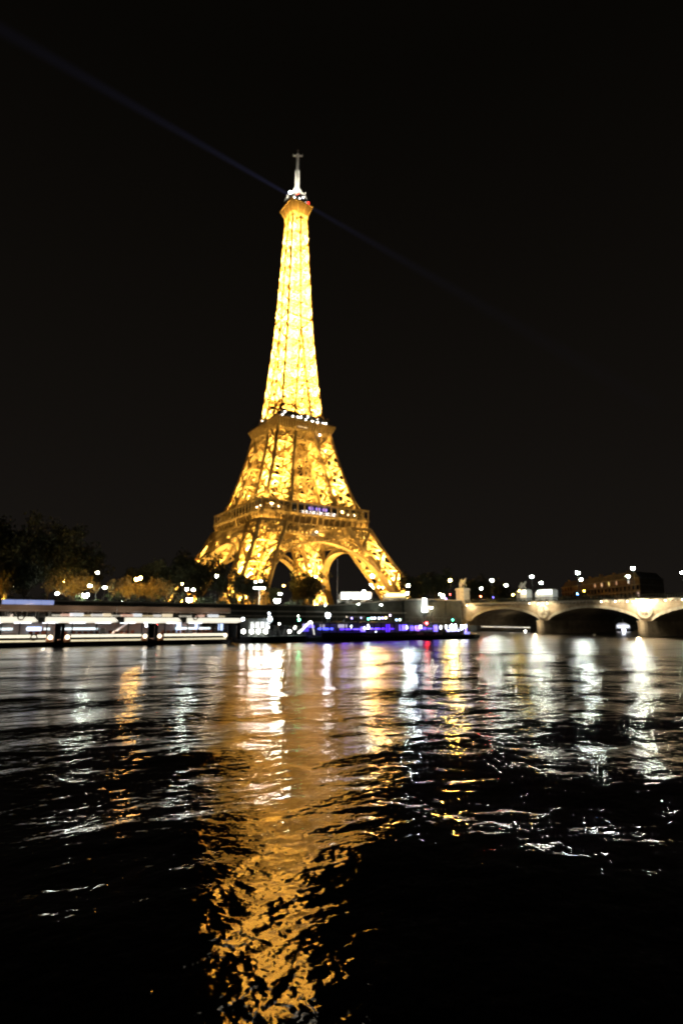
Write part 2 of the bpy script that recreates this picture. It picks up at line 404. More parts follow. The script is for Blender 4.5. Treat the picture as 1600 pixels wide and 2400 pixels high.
# arches between the legs
for k in range(4):
    ar = empty('arch', parent=TWR)
    rib = MB(); web = MB(); sof = MB(); N_ = 44
    P = lambda th, r_, din: face(k, (40.0+r_)*math.cos(th), w(2.6+(37+r_)*math.sin(th))-din, 2.6+(37.0+r_)*math.sin(th))
    ths = [math.pi*(i/N_) for i in range(N_+1)]
    for a, b in zip(ths[:-1], ths[1:]):
        for r_, din, wd in ((0, 0, .8), (4.2, 0, .7), (0, 4.5, .6)):
            if abs(37*math.cos(a)) < 38: rib.bar(P(a, r_, din), P(b, r_, din), wd)
        q = [P(a, -.1, .3), P(b, -.1, .3), P(b, -.1, 4.3), P(a, -.1, 4.3)]; q2 = [P(a, .25, .3), P(b, .25, .3), P(b, .25, 4.3), P(a, .25, 4.3)]
        sof.add(q+q2, [(0,1,2,3),(7,6,5,4),(0,4,5,1),(1,5,6,2),(2,6,7,3),(3,7,4,0)])
        web.bar(P(a, .3, .1), P(a, 4.0, .1), .5); web.bar(P(a, .3, .1), P(b, 4.0, .1), .28)
        mth = (a+b)/2
        web.bar(P(mth, 2.9, .1), P(mth, 4.0, .1), 1.1, .4)
    rib.build('arch_rib', IRON, ar); web.build('arch_web', IRON, ar); sof.build('soffit', IRON, ar)
# horizontal lattice friezes
def band(name, z0, z1, cell, wd, parent, inset=0):
    b = MB()
    for k in range(4):
        n = max(4, int(2*w(z0)/cell)); A = w(z0)-inset; B = w(z1)-inset
        b.bar(face(k, -A, A, z0), face(k, A, A, z0), wd*1.6); b.bar(face(k, -B, B, z1), face(k, B, B, z1), wd*1.6)
        for i in range(n):
            t0, t1 = -1+2*i/n, -1+2*(i+1)/n
            b.bar(face(k, t0*A, A, z0), face(k, t1*B, B, z1), wd); b.bar(face(k, t1*A, A, z0), face(k, t0*B, B, z1), wd)
            b.bar(face(k, t0*A, A, z0), face(k, t0*B, B, z1), wd)
    return b.build(name, IRON, parent)
def ring(mb, r0, r1, z0, z1):
    """square ring between half-widths r0 < r1"""
    mb.box(-r1, r1, -r1, -r0, z0, z1); mb.box(-r1, r1, r0, r1, z0, z1); mb.box(-r1, -r0, -r0, r0, z0, z1); mb.box(r0, r1, -r0, r0, z0, z1)
def cornice(mb, ra, za, rb, zb, th=.3):
    """four sloped panels from half-width ra at za out to rb at zb"""
    for k in range(4):
        q = [face(k, -ra, ra, za), face(k, ra, ra, za), face(k, rb, rb, zb), face(k, -rb, rb, zb)]
        q2 = [face(k, -ra+th, ra-th, za), face(k, ra-th, ra-th, za), face(k, rb-th, rb-th, zb), face(k, -rb+th, rb-th, zb)]
        mb.add(q+q2, [(0,1,2,3),(7,6,5,4),(0,4,5,1),(1,5,6,2),(2,6,7,3),(3,7,4,0)])
P1 = empty('first_platform', parent=TWR)
band('frieze', 43.2, 49.2, 2.6, .42, P1)
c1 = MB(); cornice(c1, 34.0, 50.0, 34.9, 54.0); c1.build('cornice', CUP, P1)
sl = MB(); ring(sl, 20, 35.4, 54.1, 55.1); ring(sl, 34.95, 35.75, 54.5, 55.5); sl.build('gallery_floor', IRON, P1)
br = MB()
for k in range(4):
    for i in range(19):
        u = -34.4+68.8*i/18
        br.bar(face(k, u, 34.0, 49.6), face(k, u, 35.5, 54.3), .55, .8)
br.build('bracket', IRON, P1)
cl = MB()
for k in range(4):
    for i in range(17):
        u = -35.1+70.2*i/16; cl.bar(face(k, u, 35.2, 55.5), face(k, u, 35.2, 61.0), .55)
ring(cl, 34.8, 35.7, 61.0, 61.8); cl.build('gallery_colonnade', IRON, P1)
rl = MB()
for k in range(4):
    rl.bar(face(k, -35.4, 35.4, 56.6), face(k, 35.4, 35.4, 56.6), .2)
rl.build('railing', IRON, P1)
rf = MB(); ring(rf, 24, 34.7, 61.2, 61.6); rf.build('gallery_roof', ROOFM, P1)
pv = MB()
for k in range(4):
    a, b = face(k, -15, 31.5, 0), face(k, 15, 25, 0)
    pv.box(min(a[0], b[0]), max(a[0], b[0]), min(a[1], b[1]), max(a[1], b[1]), 55.2, 60.8)
pieces(pv, 'pavilion', GLASS, P1)
# restaurant lights behind the colonnade: white bulbs and violet panels on the river side
wl = MB(); vl = MB()
for cx in (-7.5, -2.6, 2.0, 6.6, 11.0):
    for j in range(5):
        for h_ in (0, 1.0):
            wl.ball((cx-1.5+.75*j+.2*(h_ > 0), -33.2, 56.4+h_), .17, 8, 5)
    if cx > -7 and cx < 11: vl.box(cx-1.5, cx+1.5, -31.75, -31.62, 58.6, 60.4)
pieces(wl, 'light_bulbs', glow((1, .93, .85), 8), P1); pieces(vl, 'violet_panel', glow((.14, .05, 1), .9), P1)
wl = MB()
for u, k in ((-28, 0), (-24, 0), (22, 0), (26.5, 0), (-22, 3), (24, 3), (29, 3), (-12, 0)):
    wl.ball(face(k, u, 33, 58.2), .28, 8, 5)
pieces(wl, 'warm_lamp', glow((1, .72, .4), 30), P1)

P2 = empty('second_platform', parent=TWR)
band('frieze', 104.5, 110.5, 2.4, .36, P2)
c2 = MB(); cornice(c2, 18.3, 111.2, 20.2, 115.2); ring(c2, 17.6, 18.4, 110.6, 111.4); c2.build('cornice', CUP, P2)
br = MB()
for k in range(4):
    for i in range(23):
        u = -1+2*i/22; br.bar(face(k, u*18.4, 18.4, 110.9), face(k, u*20.3, 20.35, 115.3), .32, .55)
br.build('bracket', IRON, P2)
sl = MB(); ring(sl, 4, 20.3, 115.25, 116.0); ring(sl, 20.2, 20.7, 115.5, 116.3); sl.build('gallery_floor', IRON, P2)
pv = MB(); ring(pv, 9, 16.2, 116.05, 119.2); ring(pv, 14.5, 17.4, 119.25, 119.8); ring(pv, 9, 14.6, 119.85, 122.6); pv.build('pavilion', DARKIRON, P2)
fe = MB()
for k in range(4):
    for h_, r_ in ((117.2, 20.2), (118.4, 20.2), (121.0, 17.2), (122.2, 17.2)):
        fe.bar(face(k, -r_, r_, h_), face(k, r_, r_, h_), .12)
    for i in range(25):
        u = -1+2*i/24; fe.bar(face(k, u*20.2, 20.2, 116.2), face(k, u*20.2, 20.0, 118.4), .1); fe.bar(face(k, u*17.2, 17.2, 119.8), face(k, u*17.2, 17.1, 122.2), .1)
fe.build('fence', DARKIRON, P2)
wl = MB()
for u, z_, r_ in ((-15, 118.4, 16.9), (-12.4, 121.3, 15), (-4.5, 118.8, 16.9), (-2.4, 119.0, 16.9), (-1.2, 121, 15), (1, 118.2, 17), (3.6, 121.2, 15), (5.6, 118.2, 17), (6.0, 120.4, 15.2), (10.2, 120.8, 15.2), (13.2, 118.4, 17), (15.4, 118.4, 17.2), (-8, 118.6, 17), (9.3, 118, 17.2)):
    wl.ball((u, -r_, z_), .33, 8, 5)
for u, z_ in ((-9, 118.5), (2, 118.6), (8, 121.2)): wl.ball((-16.9, u, z_), .28, 8, 5)
pieces(wl, 'white_lamp', glow((1, .95, .9), 40), P2)
wl = MB(); wl.box(-5.5, -2, -18.9, -18.75, 112.2, 113.0).box(-1, 1, -18.95, -18.8, 112.1, 112.9); pieces(wl, 'lit_window', glow((1, .85, .6), 1.6), P2)
wl = MB(); wl.ball((9.8, -19.2, 109.3), .35, 8, 5).ball((12.2, -22.3, 98.5), .3, 8, 5).ball((-4.5, -41.5, 44.4), .3, 8, 5); pieces(wl, 'white_lamp', glow((1, .95, .9), 40), TWR)

# shaft
SH = empty('shaft', parent=TWR)
z0s, z1s = 116.5, 270.0
for sx_ in (-1, 1):
    for sy_ in (-1, 1):
        g = MB(); zz = np.linspace(z0s, z1s, 30)
        for a, b in zip(zz[:-1], zz[1:]): g.bar((sx_*w(a), sy_*w(a), a), (sx_*w(b), sy_*w(b), b), .1*(1-(a-116)/154)+.95)
        g.build('corner_girder', IRON, SH)
levels = [z0s]
while levels[-1] < z1s-3: levels.append(levels[-1]+max(3.4, 1.02*(w(levels[-1])-max(.0, wi(levels[-1])))))
levels[-1] = z1s
for k in range(4):
    l = MB(); g = MB()
    for a, b in zip(levels[:-1], levels[1:]):
        wa, wb = w(a), w(b); ia, ib = max(.0, wi(a)), max(.0, wi(b)); bw = .55-.15*(a-116)/154
        for s_ in (-1, 1):
            fA = lambda z: face(k, s_*w(z), w(z), z); fB = lambda z: face(k, s_*max(.0, wi(z)), w(z), z)
            lattice(l, fA, fB, a, b, 1, bw, fine=1)
            if ia > .4 or s_ == 1: o1 = Vector(face(k, 0, .35, 0)); g.bar(Vector(fB(a))+o1, Vector(fB(b))+o1, .9)
        if ia > 1.0:
            l.bar(face(k, -ia, wa, a), face(k, ia, wa, a), bw*1.1)
            l.bar(face(k, -ia, wa, a), face(k, ib, wb, b), bw*.8); l.bar(face(k, ia, wa, a), face(k, -ib, wb, b), bw*.8)
    l.build('bracing', IRON, SH); g.build('middle_girder', IRON, SH)
core = MB()
for a, b in zip(levels[:-1], levels[1:]):
    r_ = min(2.6, w(a)*.42)
    for k in range(4):
        core.bar(face(k, -r_, r_, a), face(k, -r_, r_, b), .45); core.bar(face(k, -r_, r_, a), face(k, r_, r_, b), .35); core.bar(face(k, -r_, r_, b), face(k, r_, r_, b), .5)
    n_ = w(b)*.97
    for k in range(4): core.bar(face(k, -n_, n_*0, b), face(k, -r_, r_*0, b), .4)
core.build('lift_core', IRON, SH)
md = MB(); ring(md, 8.2, 9.3, 190.0, 190.4); md.build('middle_landing', IRON, SH)

# third platform, lantern and mast
P3 = empty('third_platform', parent=TWR)
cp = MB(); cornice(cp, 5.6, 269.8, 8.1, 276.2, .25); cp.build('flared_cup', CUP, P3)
ri = MB()
for k in range(4):
    for t in (-1, -.36, .36, 1):
        ri.bar(face(k, t*5.7, 5.75, 269.6), face(k, t*8.2, 8.25, 276.2), .62 if abs(t) == 1 else .4)
ring(ri, 7.8, 8.55, 276.0, 276.9); ring(ri, 5.0, 5.95, 269.2, 270.0); ri.build('rib', IRON, P3)
dk = MB(); dk.lathe([(7.9, 276.95), (8.1, 277.3), (8.1, 280.6), (7.6, 283.2), (6.6, 283.6)], 8, sq=True); dk.build('caged_gallery', DARKIRON, P3)
fe = MB()
for i in range(40):
    a = 2*math.pi*i/40; fe.bar((8.35*math.cos(a), 8.35*math.sin(a), 277), (7.9*math.cos(a), 7.9*math.sin(a), 283), .1)
fe.build('mesh_fence', DARKIRON, P3)
wl = MB()
for a, z_, r_ in ((-128, 279.0, .34), (-104, 278.6, .30), (-86, 280.4, .34), (-70, 277.8, .2)):
    wl.ball((8.5*math.cos(R(a)), 8.5*math.sin(R(a)), z_), r_, 8, 5)
pieces(wl, 'white_lamp', glow((1, .97, .95), 22), P3)
wl = MB()
for a, z_ in ((-44, 280.6), (-40, 279.4), (-112, 282.6), (-116, 281.9)):
    wl.ball((8.4*math.cos(R(a)), 8.4*math.sin(R(a)), z_), .7, 8, 5)
pieces(wl, 'red_lamp', glow((1, .02, .01), 6), P3)
up = MB(); up.lathe([(5.6, 283.65), (5.9, 284.0), (5.6, 286.6), (3.6, 287.6), (3.2, 290.4), (1.9, 292.4), (1.7, 294)], 8, sq=True)
up.build('lantern_dome', WHITE, P3)
tr = MB()
for i in range(10):
    a = 2*math.pi*i/10; tr.bar((6.4*math.cos(a), 6.4*math.sin(a), 283.7), (6.6*math.cos(a+.3), 6.6*math.sin(a+.3), 287.5), .22); tr.bar((4.2*math.cos(a), 4.2*math.sin(a), 287.5), (2.4*math.cos(a), 2.4*math.sin(a), 292), .25)
tr.build('dish_rack', WHITE, P3)
be = MB().ball((-6.6, -2.6, 285.2), .9, 10, 6); be.build('beacon', glow((.85, .9, 1), 30), P3)
mast = empty('antenna_mast', parent=TWR)
ms = MB(); ms.lathe([(1.55, 294.0), (1.5, 296), (1.35, 306.0), (1.1, 307.2)], 8)
for z_ in np.arange(296, 306.5, 2.0): ms.lathe([(1.75, z_), (1.75, z_+.8)], 8)
ms.build('lower_mast', WHITE, mast)
ms = MB(); ms.lathe([(.85, 307.2), (.8, 318.5), (.6, 323.8)], 8)
for z_ in np.arange(308.2, 318, 1.6): ms.lathe([(1.0, z_), (1.0, z_+.7)], 8)
ms.build('upper_mast', WHITE, mast)
ms = MB(); ms.bar((-2.9, 1.4, 319.2), (2.9, -1.4, 319.8), .8); ms.box(-1.1, 1.1, -1.1, 1.1, 318.6, 320.4); ms.bar((-2.9, 1.4, 318.9), (-2.9, 1.4, 320.6), .5); ms.bar((2.9, -1.4, 319.2), (2.9, -1.4, 321), .5)
ms.build('cross_arm', WHITE, mast)

# floodlights of the tower: sodium projectors inside, plus added wash lights outside the faces
FL = []
def fl(x, y, z, p, rad=.5, col=GOLD, lean=0, cone=164):
    """upward projector; lean > 0 tips it towards the tower axis"""
    r_ = math.hypot(x, y) or 1
    light('floodlight', (x, y, z), p*K_TOWER, col, TWR, rad, cone, (x-lean*x/r_, y-lean*y/r_, z+1), .35)
fx = MB()
for sx_ in (-1, 1):
    for sy_ in (-1, 1):
        for z_, p in ((5, 110e3), (17, 110e3), (29, 80e3), (42, 30e3)):
            c = (w(z_)+wi(z_))/2; fl(sx_*c, sy_*c, z_, p*(1.3 if (sx_ < 0 and sy_ > 0) else 2.0))
            fx.box(sx_*c-.5, sx_*c+.5, sy_*c-.5, sy_*c+.5, z_-1.4, z_-.75)
        for z_, p in ((61, 75e3), (72, 75e3), (84, 48e3), (97, 16e3)):
            c = (w(z_)+wi(z_))/2; fl(sx_*c, sy_*c, z_, p*(2.1 if sy_ < 0 else (.5 if sx_ < 0 else .35)))
            fx.box(sx_*c-.5, sx_*c+.5, sy_*c-.5, sy_*c+.5, z_-1.4, z_-.75)
        o_ = w(4)+9; fl(sx_*o_, sy_*o_, 4, 20e3, lean=.9, cone=120)  # added wash outside the leg, brightens its outer faces
        o_ = w(60)+1.5; fl(sx_*o_, sy_*o_, 62.6, 6e3, lean=.6, cone=130)
for z_ in np.arange(124, 264, 14.0):
    k = 1-.62*(z_-125)/143
    for s_ in (-1, 1): fl(s_*w(z_)*.68, -s_*w(z_)*.68, z_, 128e3*k); fl(s_*w(z_)*.68, s_*w(z_)*.68, z_+7, 128e3*k)
for k in range(4):
    fl(*face(k, 0, w(60)+8.5, 46.5), .35e3); fl(*face(k, 18, 42, 46), .3e3); fl(*face(k, -18, 42, 46), .3e3)
    for u in (-32, -24, -16, -8, 0, 8, 16, 24, 32):
        fl(*face(k, u, 38.4, 53.0), 600, .2, lean=.5, cone=130); fx.bar(face(k, u, 35.6, 54.8), face(k, u, 38.4, 52.6), .16)
    fl(*face(k, 24, 42, 18), 12e3); fl(*face(k, -24, 42, 18), 12e3)
    for u, z_ in ((-30, 14), (-18, 24), (-6, 29), (6, 29), (18, 24), (30, 14)): fl(*face(k, u*.9, w(z_)-3.0, z_), 3.2e3, .25)
    for u, z_ in ((-27, 34), (-14, 41), (0, 44.5), (14, 41), (27, 34)): fl(*face(k, u, w(z_)+2.2, z_-1.5), 1100, .2, lean=.7, cone=140)
    
    for u in (-17, -10, -3.5, 3.5, 10, 17): fl(*face(k, u, 23.0, 107), .7e3, .3)
    fl(*face(k, 3, 10.0, 266), 4.5e3, .3); fl(*face(k, -3, 10.0, 266), 6e3, .3)
fx.build('projector_box', DARKIRON, TWR)
for x, y in ((-7.5, -7.5), (7.5, -7.5), (-7.5, 7.5)): light('mast_light', (x, y, 291), 9e3, (1, .91, .70), TWR, .4)
_g = at_y(872, 1350.5, -59); MB().ball((_g[0], -59.0, _g[2]-GZ), .9, 10, 6).build('glare_lamp', glow((1, .52, .15), 560), TWR)

# the two light beams of the tower's rotating beacon
def beam(az, L, r0, r1, strength, label):
    b = MB(); b.lathe([(r0, 0), (r1, L)], 24, ax='x')
    M = bpy.data.materials.new('light_beam_air'); M.use_nodes = True; n = M.node_tree; n.nodes.remove(n.nodes['Principled BSDF'])
    out = n.nodes['Material Output']; em = n.nodes.new('ShaderNodeEmission'); em.inputs[0].default_value = (.36, .40, 1.0, 1)
    t = n.nodes.new('ShaderNodeTexCoord'); s = n.nodes.new('ShaderNodeSeparateXYZ'); n.links.new(t.outputs['Object'], s.inputs[0])
    def mth(op, a, b_=None):
        q = n.nodes.new('ShaderNodeMath'); q.operation = op
        for i, v in enumerate((a, b_)):
            if v is None: continue
            if isinstance(v, (int, float)): q.inputs[i].default_value = v
            else: n.links.new(v, q.inputs[i])
        return q.outputs[0]
    rad = mth('ADD', mth('MULTIPLY', s.outputs['X'], (r1-r0)/L), r0)
    rr = mth('SQRT', mth('ADD', mth('MULTIPLY', s.outputs['Y'], s.outputs['Y']), mth('MULTIPLY', s.outputs['Z'], s.outputs['Z'])))
    q = mth('DIVIDE', rr, rad); prof = mth('MAXIMUM', mth('SUBTRACT', 1.0, mth('MULTIPLY', q, q)), 0.0)
    n.links.new(mth('DIVIDE', mth('MULTIPLY', mth('MULTIPLY', prof, prof), strength), mth('POWER', rad, 2.6)), em.inputs[1])
    n.links.new(em.outputs[0], out.inputs['Volume'])
    o = b.build('light_beam', M, smooth=True); o.location = (0, 0, GZ+284.5); o.rotation_euler = (0, 0, R(az))
    tag(o, label, 'light beam', 'searchlight beams of the tower')
beam(187, 330, 1.5, 8.5, .036, 'pale blue searchlight beam rising from the tower top to the upper left')
beam(7, 600, 1.5, 20, .022, 'fainter searchlight beam falling away from the tower top to the right')

# ------------------------------------------------------------------ bridge
BY0 = -166.5
def bridge():
    root = empty('stone_bridge', (0, BY0, 0), 'pale stone bridge with five low arches over the river', 'bridge')
    top = 9.3
    def spandrel_outline():
        pts = [(0, top), (0, -1.5)]
        y = -1.5
        for i in range(5):
            a = -1.5-31*i - (0 if i == 0 else 0); b = a-28
            pts += [(a, -1.5), (a, 3.7)]
            for j in range(1, 16):
                t = j/16; u = 2*t-1; pts.append((a-28*t, 3.7+3.56*(1-u*u)**.62 if abs(u) < 1 else 3.7))
            pts += [(b, 3.7), (b, -1.5)]
        pts += [(-155, -1.5), (-155, top)]
        return pts
    # body built arch by arch so that the faces stay simple
    body = MB(); X0, X1 = -16.2, 16.2
    def quad_strip(y0, z0a, y1, z1a):
        body.add([(X0,y0,z0a),(X0,y1,z1a),(X0,y1,top),(X0,y0,top),(X1,y0,z0a),(X1,y1,z1a),(X1,y1,top),(X1,y0,top)],
                 [(0,1,2,3),(7,6,5,4),(0,4,5,1),(3,2,6,7)])
    for i in range(5):
        a = -1.5-31*i
        zf = lambda t: 3.7+3.56*max(0, 1-(2*t-1)**2)**.72
        for j in range(24):
            t0, t1 = j/24, (j+1)/24; quad_strip(a-28*t0, zf(t0), a-28*t1, zf(t1))
    body.build('arch_vault', STONE, root)
    for i in range(6):
        pr = MB()
        y1_ = 1.5-31*i if i else 6; y0_ = -1.5-31*i if i < 5 else -162
        pr.box(X0, X1, y0_, y1_, 3.2, top-.003)
        pr.build('pier_core', STONE, root)
    # piers with rounded cutwaters
    for i in range(6):
        p = MB(); y = -31*i
        if i in (0, 5):
            p.box(-19, 19, (y-1.7 if i == 0 else y-6), (y+6 if i == 0 else y+1.7), -1.8, 3.5)
        else:
            out = [(-16.5-2.2*math.sin(math.pi*j/8), y+1.75*math.cos(math.pi*j/8)) for j in range(9)]
            out += [(16.5+2.2*math.sin(math.pi*j/8), y-1.75*math.cos(math.pi*j/8)) for j in range(9)]
            p.prism(out, -1.8, 3.45, 'z')
            p.prism([(u*1.012, y+(v-y)*1.12) for u, v in out], 3.455, 3.75, 'z')
        p.build('pier', STONE, root)
    # arch rings on both faces, string course and emblem wreaths with eagles above the piers
    for X in (-16.2, 16.2):
        s_ = -1 if X < 0 else 1
        for i in range(5):
            a = -1.5-31*i; zf = lambda t: 3.7+3.56*max(0, 1-(2*t-1)**2)**.72
            ringm = MB()
            for j in range(24):
                t0, t1 = j/24, (j+1)/24
                q = [(a-28*t0, zf(t0)), (a-28*t1, zf(t1)), (a-28*t1, zf(t1)+.7), (a-28*t0, zf(t0)+.7)]
                x0, x1 = (X-.12, X-.003) if s_ < 0 else (X+.003, X+.12)
                ringm.prism(q, x0, x1, 'x')
            ringm.build('arch_ring', PALE, root)
    sc_ = MB()
    for X in (-16.9, 16.2): sc_.box(X, X+.7, -160, 5, top-.35, top+.05)
    for X in (-16.55, 16.2):
        for y in np.arange(-158, 4, 1.1): sc_.box(X, X+.35, y, y+.4, top-.75, top-.353)
    sc_.build('cornice', PALE, root)
    for i in range(1, 5):
        for X, s_ in ((-16.2, -1), (16.2, 1)):
            em = MB(); y = -31*i
            em.torus((X+s_*.15, y, 6.3), 1.75, .3, 'x', 20, 6)
            em.ball((X+s_*.25, y, 6.3), .55, 10, 6, 1.5); em.ball((X+s_*.35, y+.12, 7.35), .3, 8, 5); em.bar((X+s_*.4, y+.3, 7.35), (X+s_*.4, y+.7, 7.25), .18)
            for sd in (-1, 1):
                for q in range(5):
                    em.bar((X+s_*.22, y+sd*.35, 6.8), (X+s_*.22, y+sd*(1.3+.35*math.sin(q)), 7.7-.62*q), .34, .2)
            em.box(X-.02 if s_ > 0 else X-.34, X+.34 if s_ > 0 else X+.02, y-.8, y+.8, 5.0, 5.3)
            em.build('eagle_wreath', PALE, root)
    # deck, pavement, parapet
    MB().box(-16.2, 16.2, -157, 6, top+.004, top+.12).build('roadway', ASPH, root)
    pv_ = MB()
    for X in (-15.9, 9.5): pv_.box(X, X+6.4, -157, 6, top+.124, top+.27)
    pv_.build('pavement', PAVE, root)
    for X in (-16.8, 16.2):
        pa = MB(); pa.box(X+.1, X+.5, -157, 4, top+.055, top+.3); pa.box(X, X+.6, -157, 4, top+1.05, top+1.25)
        for y in np.arange(-156.7, 4, .62): pa.lathe([(.12, 0), (.17, .25), (.09, .55), (.13, .748)], 6, (X+.3, y, top+.301))
        pa.build('balustrade', QUAY, root)
    return root
BR = bridge()
# floodlights of the bridge: little brackets on the cornice above every pier and the abutment
def bridge_lights():
    fxm = MB(); W_ = (1, .79, .48)
    for i in range(0, 5):
        y = -31*i
        if i == 0:
            sets = [(-1.6, 8.55, 1500)]
        else:
            sets = [(-3.2, 8.75, 900), (3.2, 8.75, 900), (0, 8.6, 4200 if i >= 2 else 1800)]
            if i >= 2: sets += [(-6.5, 8.8, 700), (6.5, 8.8, 700), (-10.5, 8.8, 500), (10.5, 8.8, 500), (-1.6, 8.7, 1500), (1.6, 8.7, 1500)]
        for dy, z_, p in sets:
            light('bridge_floodlight', (-18.3, y+dy, z_), p*.75, W_, BR, .14, 150, (-16.6, y+dy, z_-1.2), .6)
            fxm.bar((-16.9, y+dy, z_+.35), (-18.5, y+dy, z_+.35), .1); fxm.box(-18.75, -18.25, y+dy-.22, y+dy+.22, z_+.18, z_+.45)
            b = MB().ball((-18.55, y+dy, z_), .15, 8, 5).build('bridge_lamp', glow((1, .84, .6), 20), BR)
        if i: light('pier_lamp', (-20.5, y, 3.0), 500, W_, BR, .2)
        light('arch_lamp', (-4, y-8, 2.6), 120 if i == 0 else 8, W_, BR, .2)
    fxm.build('lamp_bracket', DARKIRON, BR)
bridge_lights()

# ------------------------------------------------------------------ street lamps
NW = (.92, 1.0, .86); WW = (1, .86, .62); SOD = (1, .52, .12); BW = (.85, .92, 1.0)
def street_lamp(p, label, col=NW, k=1.0, r=.46, group='street lamps along the far bank', ground=None, cat='street lamp', hood=True, name='street_lamp'):
    x, y, z = p
    g = ground if ground is not None else (hgt(x, y) if y > -165 else 2.0)
    t = empty(name, (x, y, g), label, cat, group); H = z-g
    po = MB(); po.lathe([(.20, 0), (.20, .25), (.13, .35), (.11, 1.0), (.075, 1.1), (.05, max(1.2, H-r-.1))], 8)
    po.build('post', DARKIRON, t)
    MB().ball((0, 0, H), r, 10, 6).build('globe', glow(col, 370*k*K_LAMP), t)
    cpn = MB(); cpn.lathe([(.16, H-r-.12), (.2, H-r-.02), (.12, H-r+.06)], 8)
    if hood: cpn.lathe([(r*1.02, H+r*.1), (r*1.12, H+r*.12), (r*1.1, H+r*.75), (r*.5, H+r*1.15), (.03, H+r*1.5)], 12)  # hood added to keep lamp light off the tree crowns
    else: cpn.lathe([(.14, H+r*.97), (.10, H+r*1.1), (.03, H+r*1.3)], 8)
    cpn.build('cap', DARKIRON, t)
    return t
A = lambda px, py, z: tuple(at_z(px, py, z))
street_lamp(A(30.6, 1372, 13.6), 'white globe lamp in front of the golden leaves at the left edge', k=.5)
street_lamp(A(152, 1363, 15.6), 'dim warm globe lamp beside the slanting golden branch', (1, .56, .14), .8, hood=False)
street_lamp(A(229, 1341, 15.6), 'highest warm globe lamp right of the tall black tree', WW, .16)
street_lamp(A(134.5, 1390, 10.6), 'white globe lamp above the right end of the blue canopy', k=.5)
street_lamp(A(211, 1372, 12.6), 'upper white lamp of the bright pair beside the clipped lit hedge', k=1.0)
street_lamp(tuple(at_y(202, 1393, -151)), 'glaring white lamp standing low beside the clipped lit hedge', k=.5, r=.75)
street_lamp(A(246, 1376, 12.6), 'small white globe lamp above the clipped lit hedge', k=.4)
street_lamp(A(329, 1355, 15.6), 'larger warm globe of the pair between two golden tree crowns', (1, .50, .12), .55, hood=False)
street_lamp(A(320, 1358, 15.4), 'smaller warm globe of the pair between two golden tree crowns', (1, .50, .12), .35, hood=False)
street_lamp(A(286, 1407, 8.9), 'short white lamp standing low in front of the dark shrubs', k=.35)
street_lamp(A(427.5, 1368, 15.6), 'orange globe lamp below the dark round trees', (1, .5, .15), .4)
street_lamp(A(437.8, 1380, 12.6), 'small white lamp left of a glaring white one', k=.4)
street_lamp(A(453, 1381, 12.6), 'white lamp standing above the low glaring lamp in the hedge', k=1.0)
street_lamp(tuple(at_y(444, 1404, -150)), 'low glaring white lamp lighting a leafy hedge', k=.6, r=.85)
street_lamp(A(508, 1349, 15.6), 'lone warm white lamp among the black trees by the tower leg', WW, .3)
street_lamp(A(656, 1391, 11.6), 'white lamp right above the starlike glaring lamp', k=.9)
street_lamp(tuple(at_y(649.5, 1406, -154)), 'glaring starlike white lamp beside the four headed floodlight mast', k=.8, r=.95)
street_lamp(A(665, 1372, 15.6), 'tiny orange lamp high above the glaring lamp', SOD, .12)
street_lamp(A(611, 1361, 15.6), 'small warm lamp at the foot of the lit left leg', WW, .12)
street_lamp(A(599, 1363, 15.6), 'smallest warm lamp at the foot of the lit left leg', WW, .08)
street_lamp(A(852, 1385, 12.8), 'white lamp standing above the long white lit coach', k=.7)
street_lamp(A(956, 1371.5, 16.4), 'brilliant white lamp at the foot of the right tower leg', (.80, .95, 1.0), k=2.2, r=.5)
street_lamp(A(953, 1390, 13.2), 'lower white lamp beside the yellow lit coach', k=.9)
for px, py, kk, lb in ((869, 1370, 2.4, 'first small white lamp under the right leg, highest of four'), (874, 1376.6, .9, 'second small white lamp under the right leg, lowest of four'),
                       (887, 1375, 1.0, 'third small white lamp in a row of four under the right leg'), (896, 1376, 2.0, 'last small white lamp in a row of four under the right leg')):
    street_lamp(A(px, py, 14.6), lb, (1, .60, .24), kk, .26)
street_lamp(A(740, 1350.5, 20), 'small white lamp on a tall post under the tower arch', WW, .14)
street_lamp(A(1054, 1359, 17.0), 'amber street lamp beside the horse statue', (1, .56, .10), 3.6, .5)
street_lamp(A(1009.7, 1423, 8.3) if False else tuple(at_y(1009.7, 1423, -167.2)), 'warm white lamp standing against the river wall beside the bridge', WW, .5, ground=2.0)
# quay-wall lamps
for px, py, kk, lb in ((762.5, 1419, .12, 'bright white lamp before the wall, below the flagpoles'), (840, 1415.6, .35, 'white wall lamp below the left half of the long white coach'), (893, 1417, .4, 'white wall lamp below the yellow lit coach')):
    street_lamp(tuple(at_y(px, py, -168.5)), lb, NW, kk, .24, ground=2.0, group='lamps along the river wall')
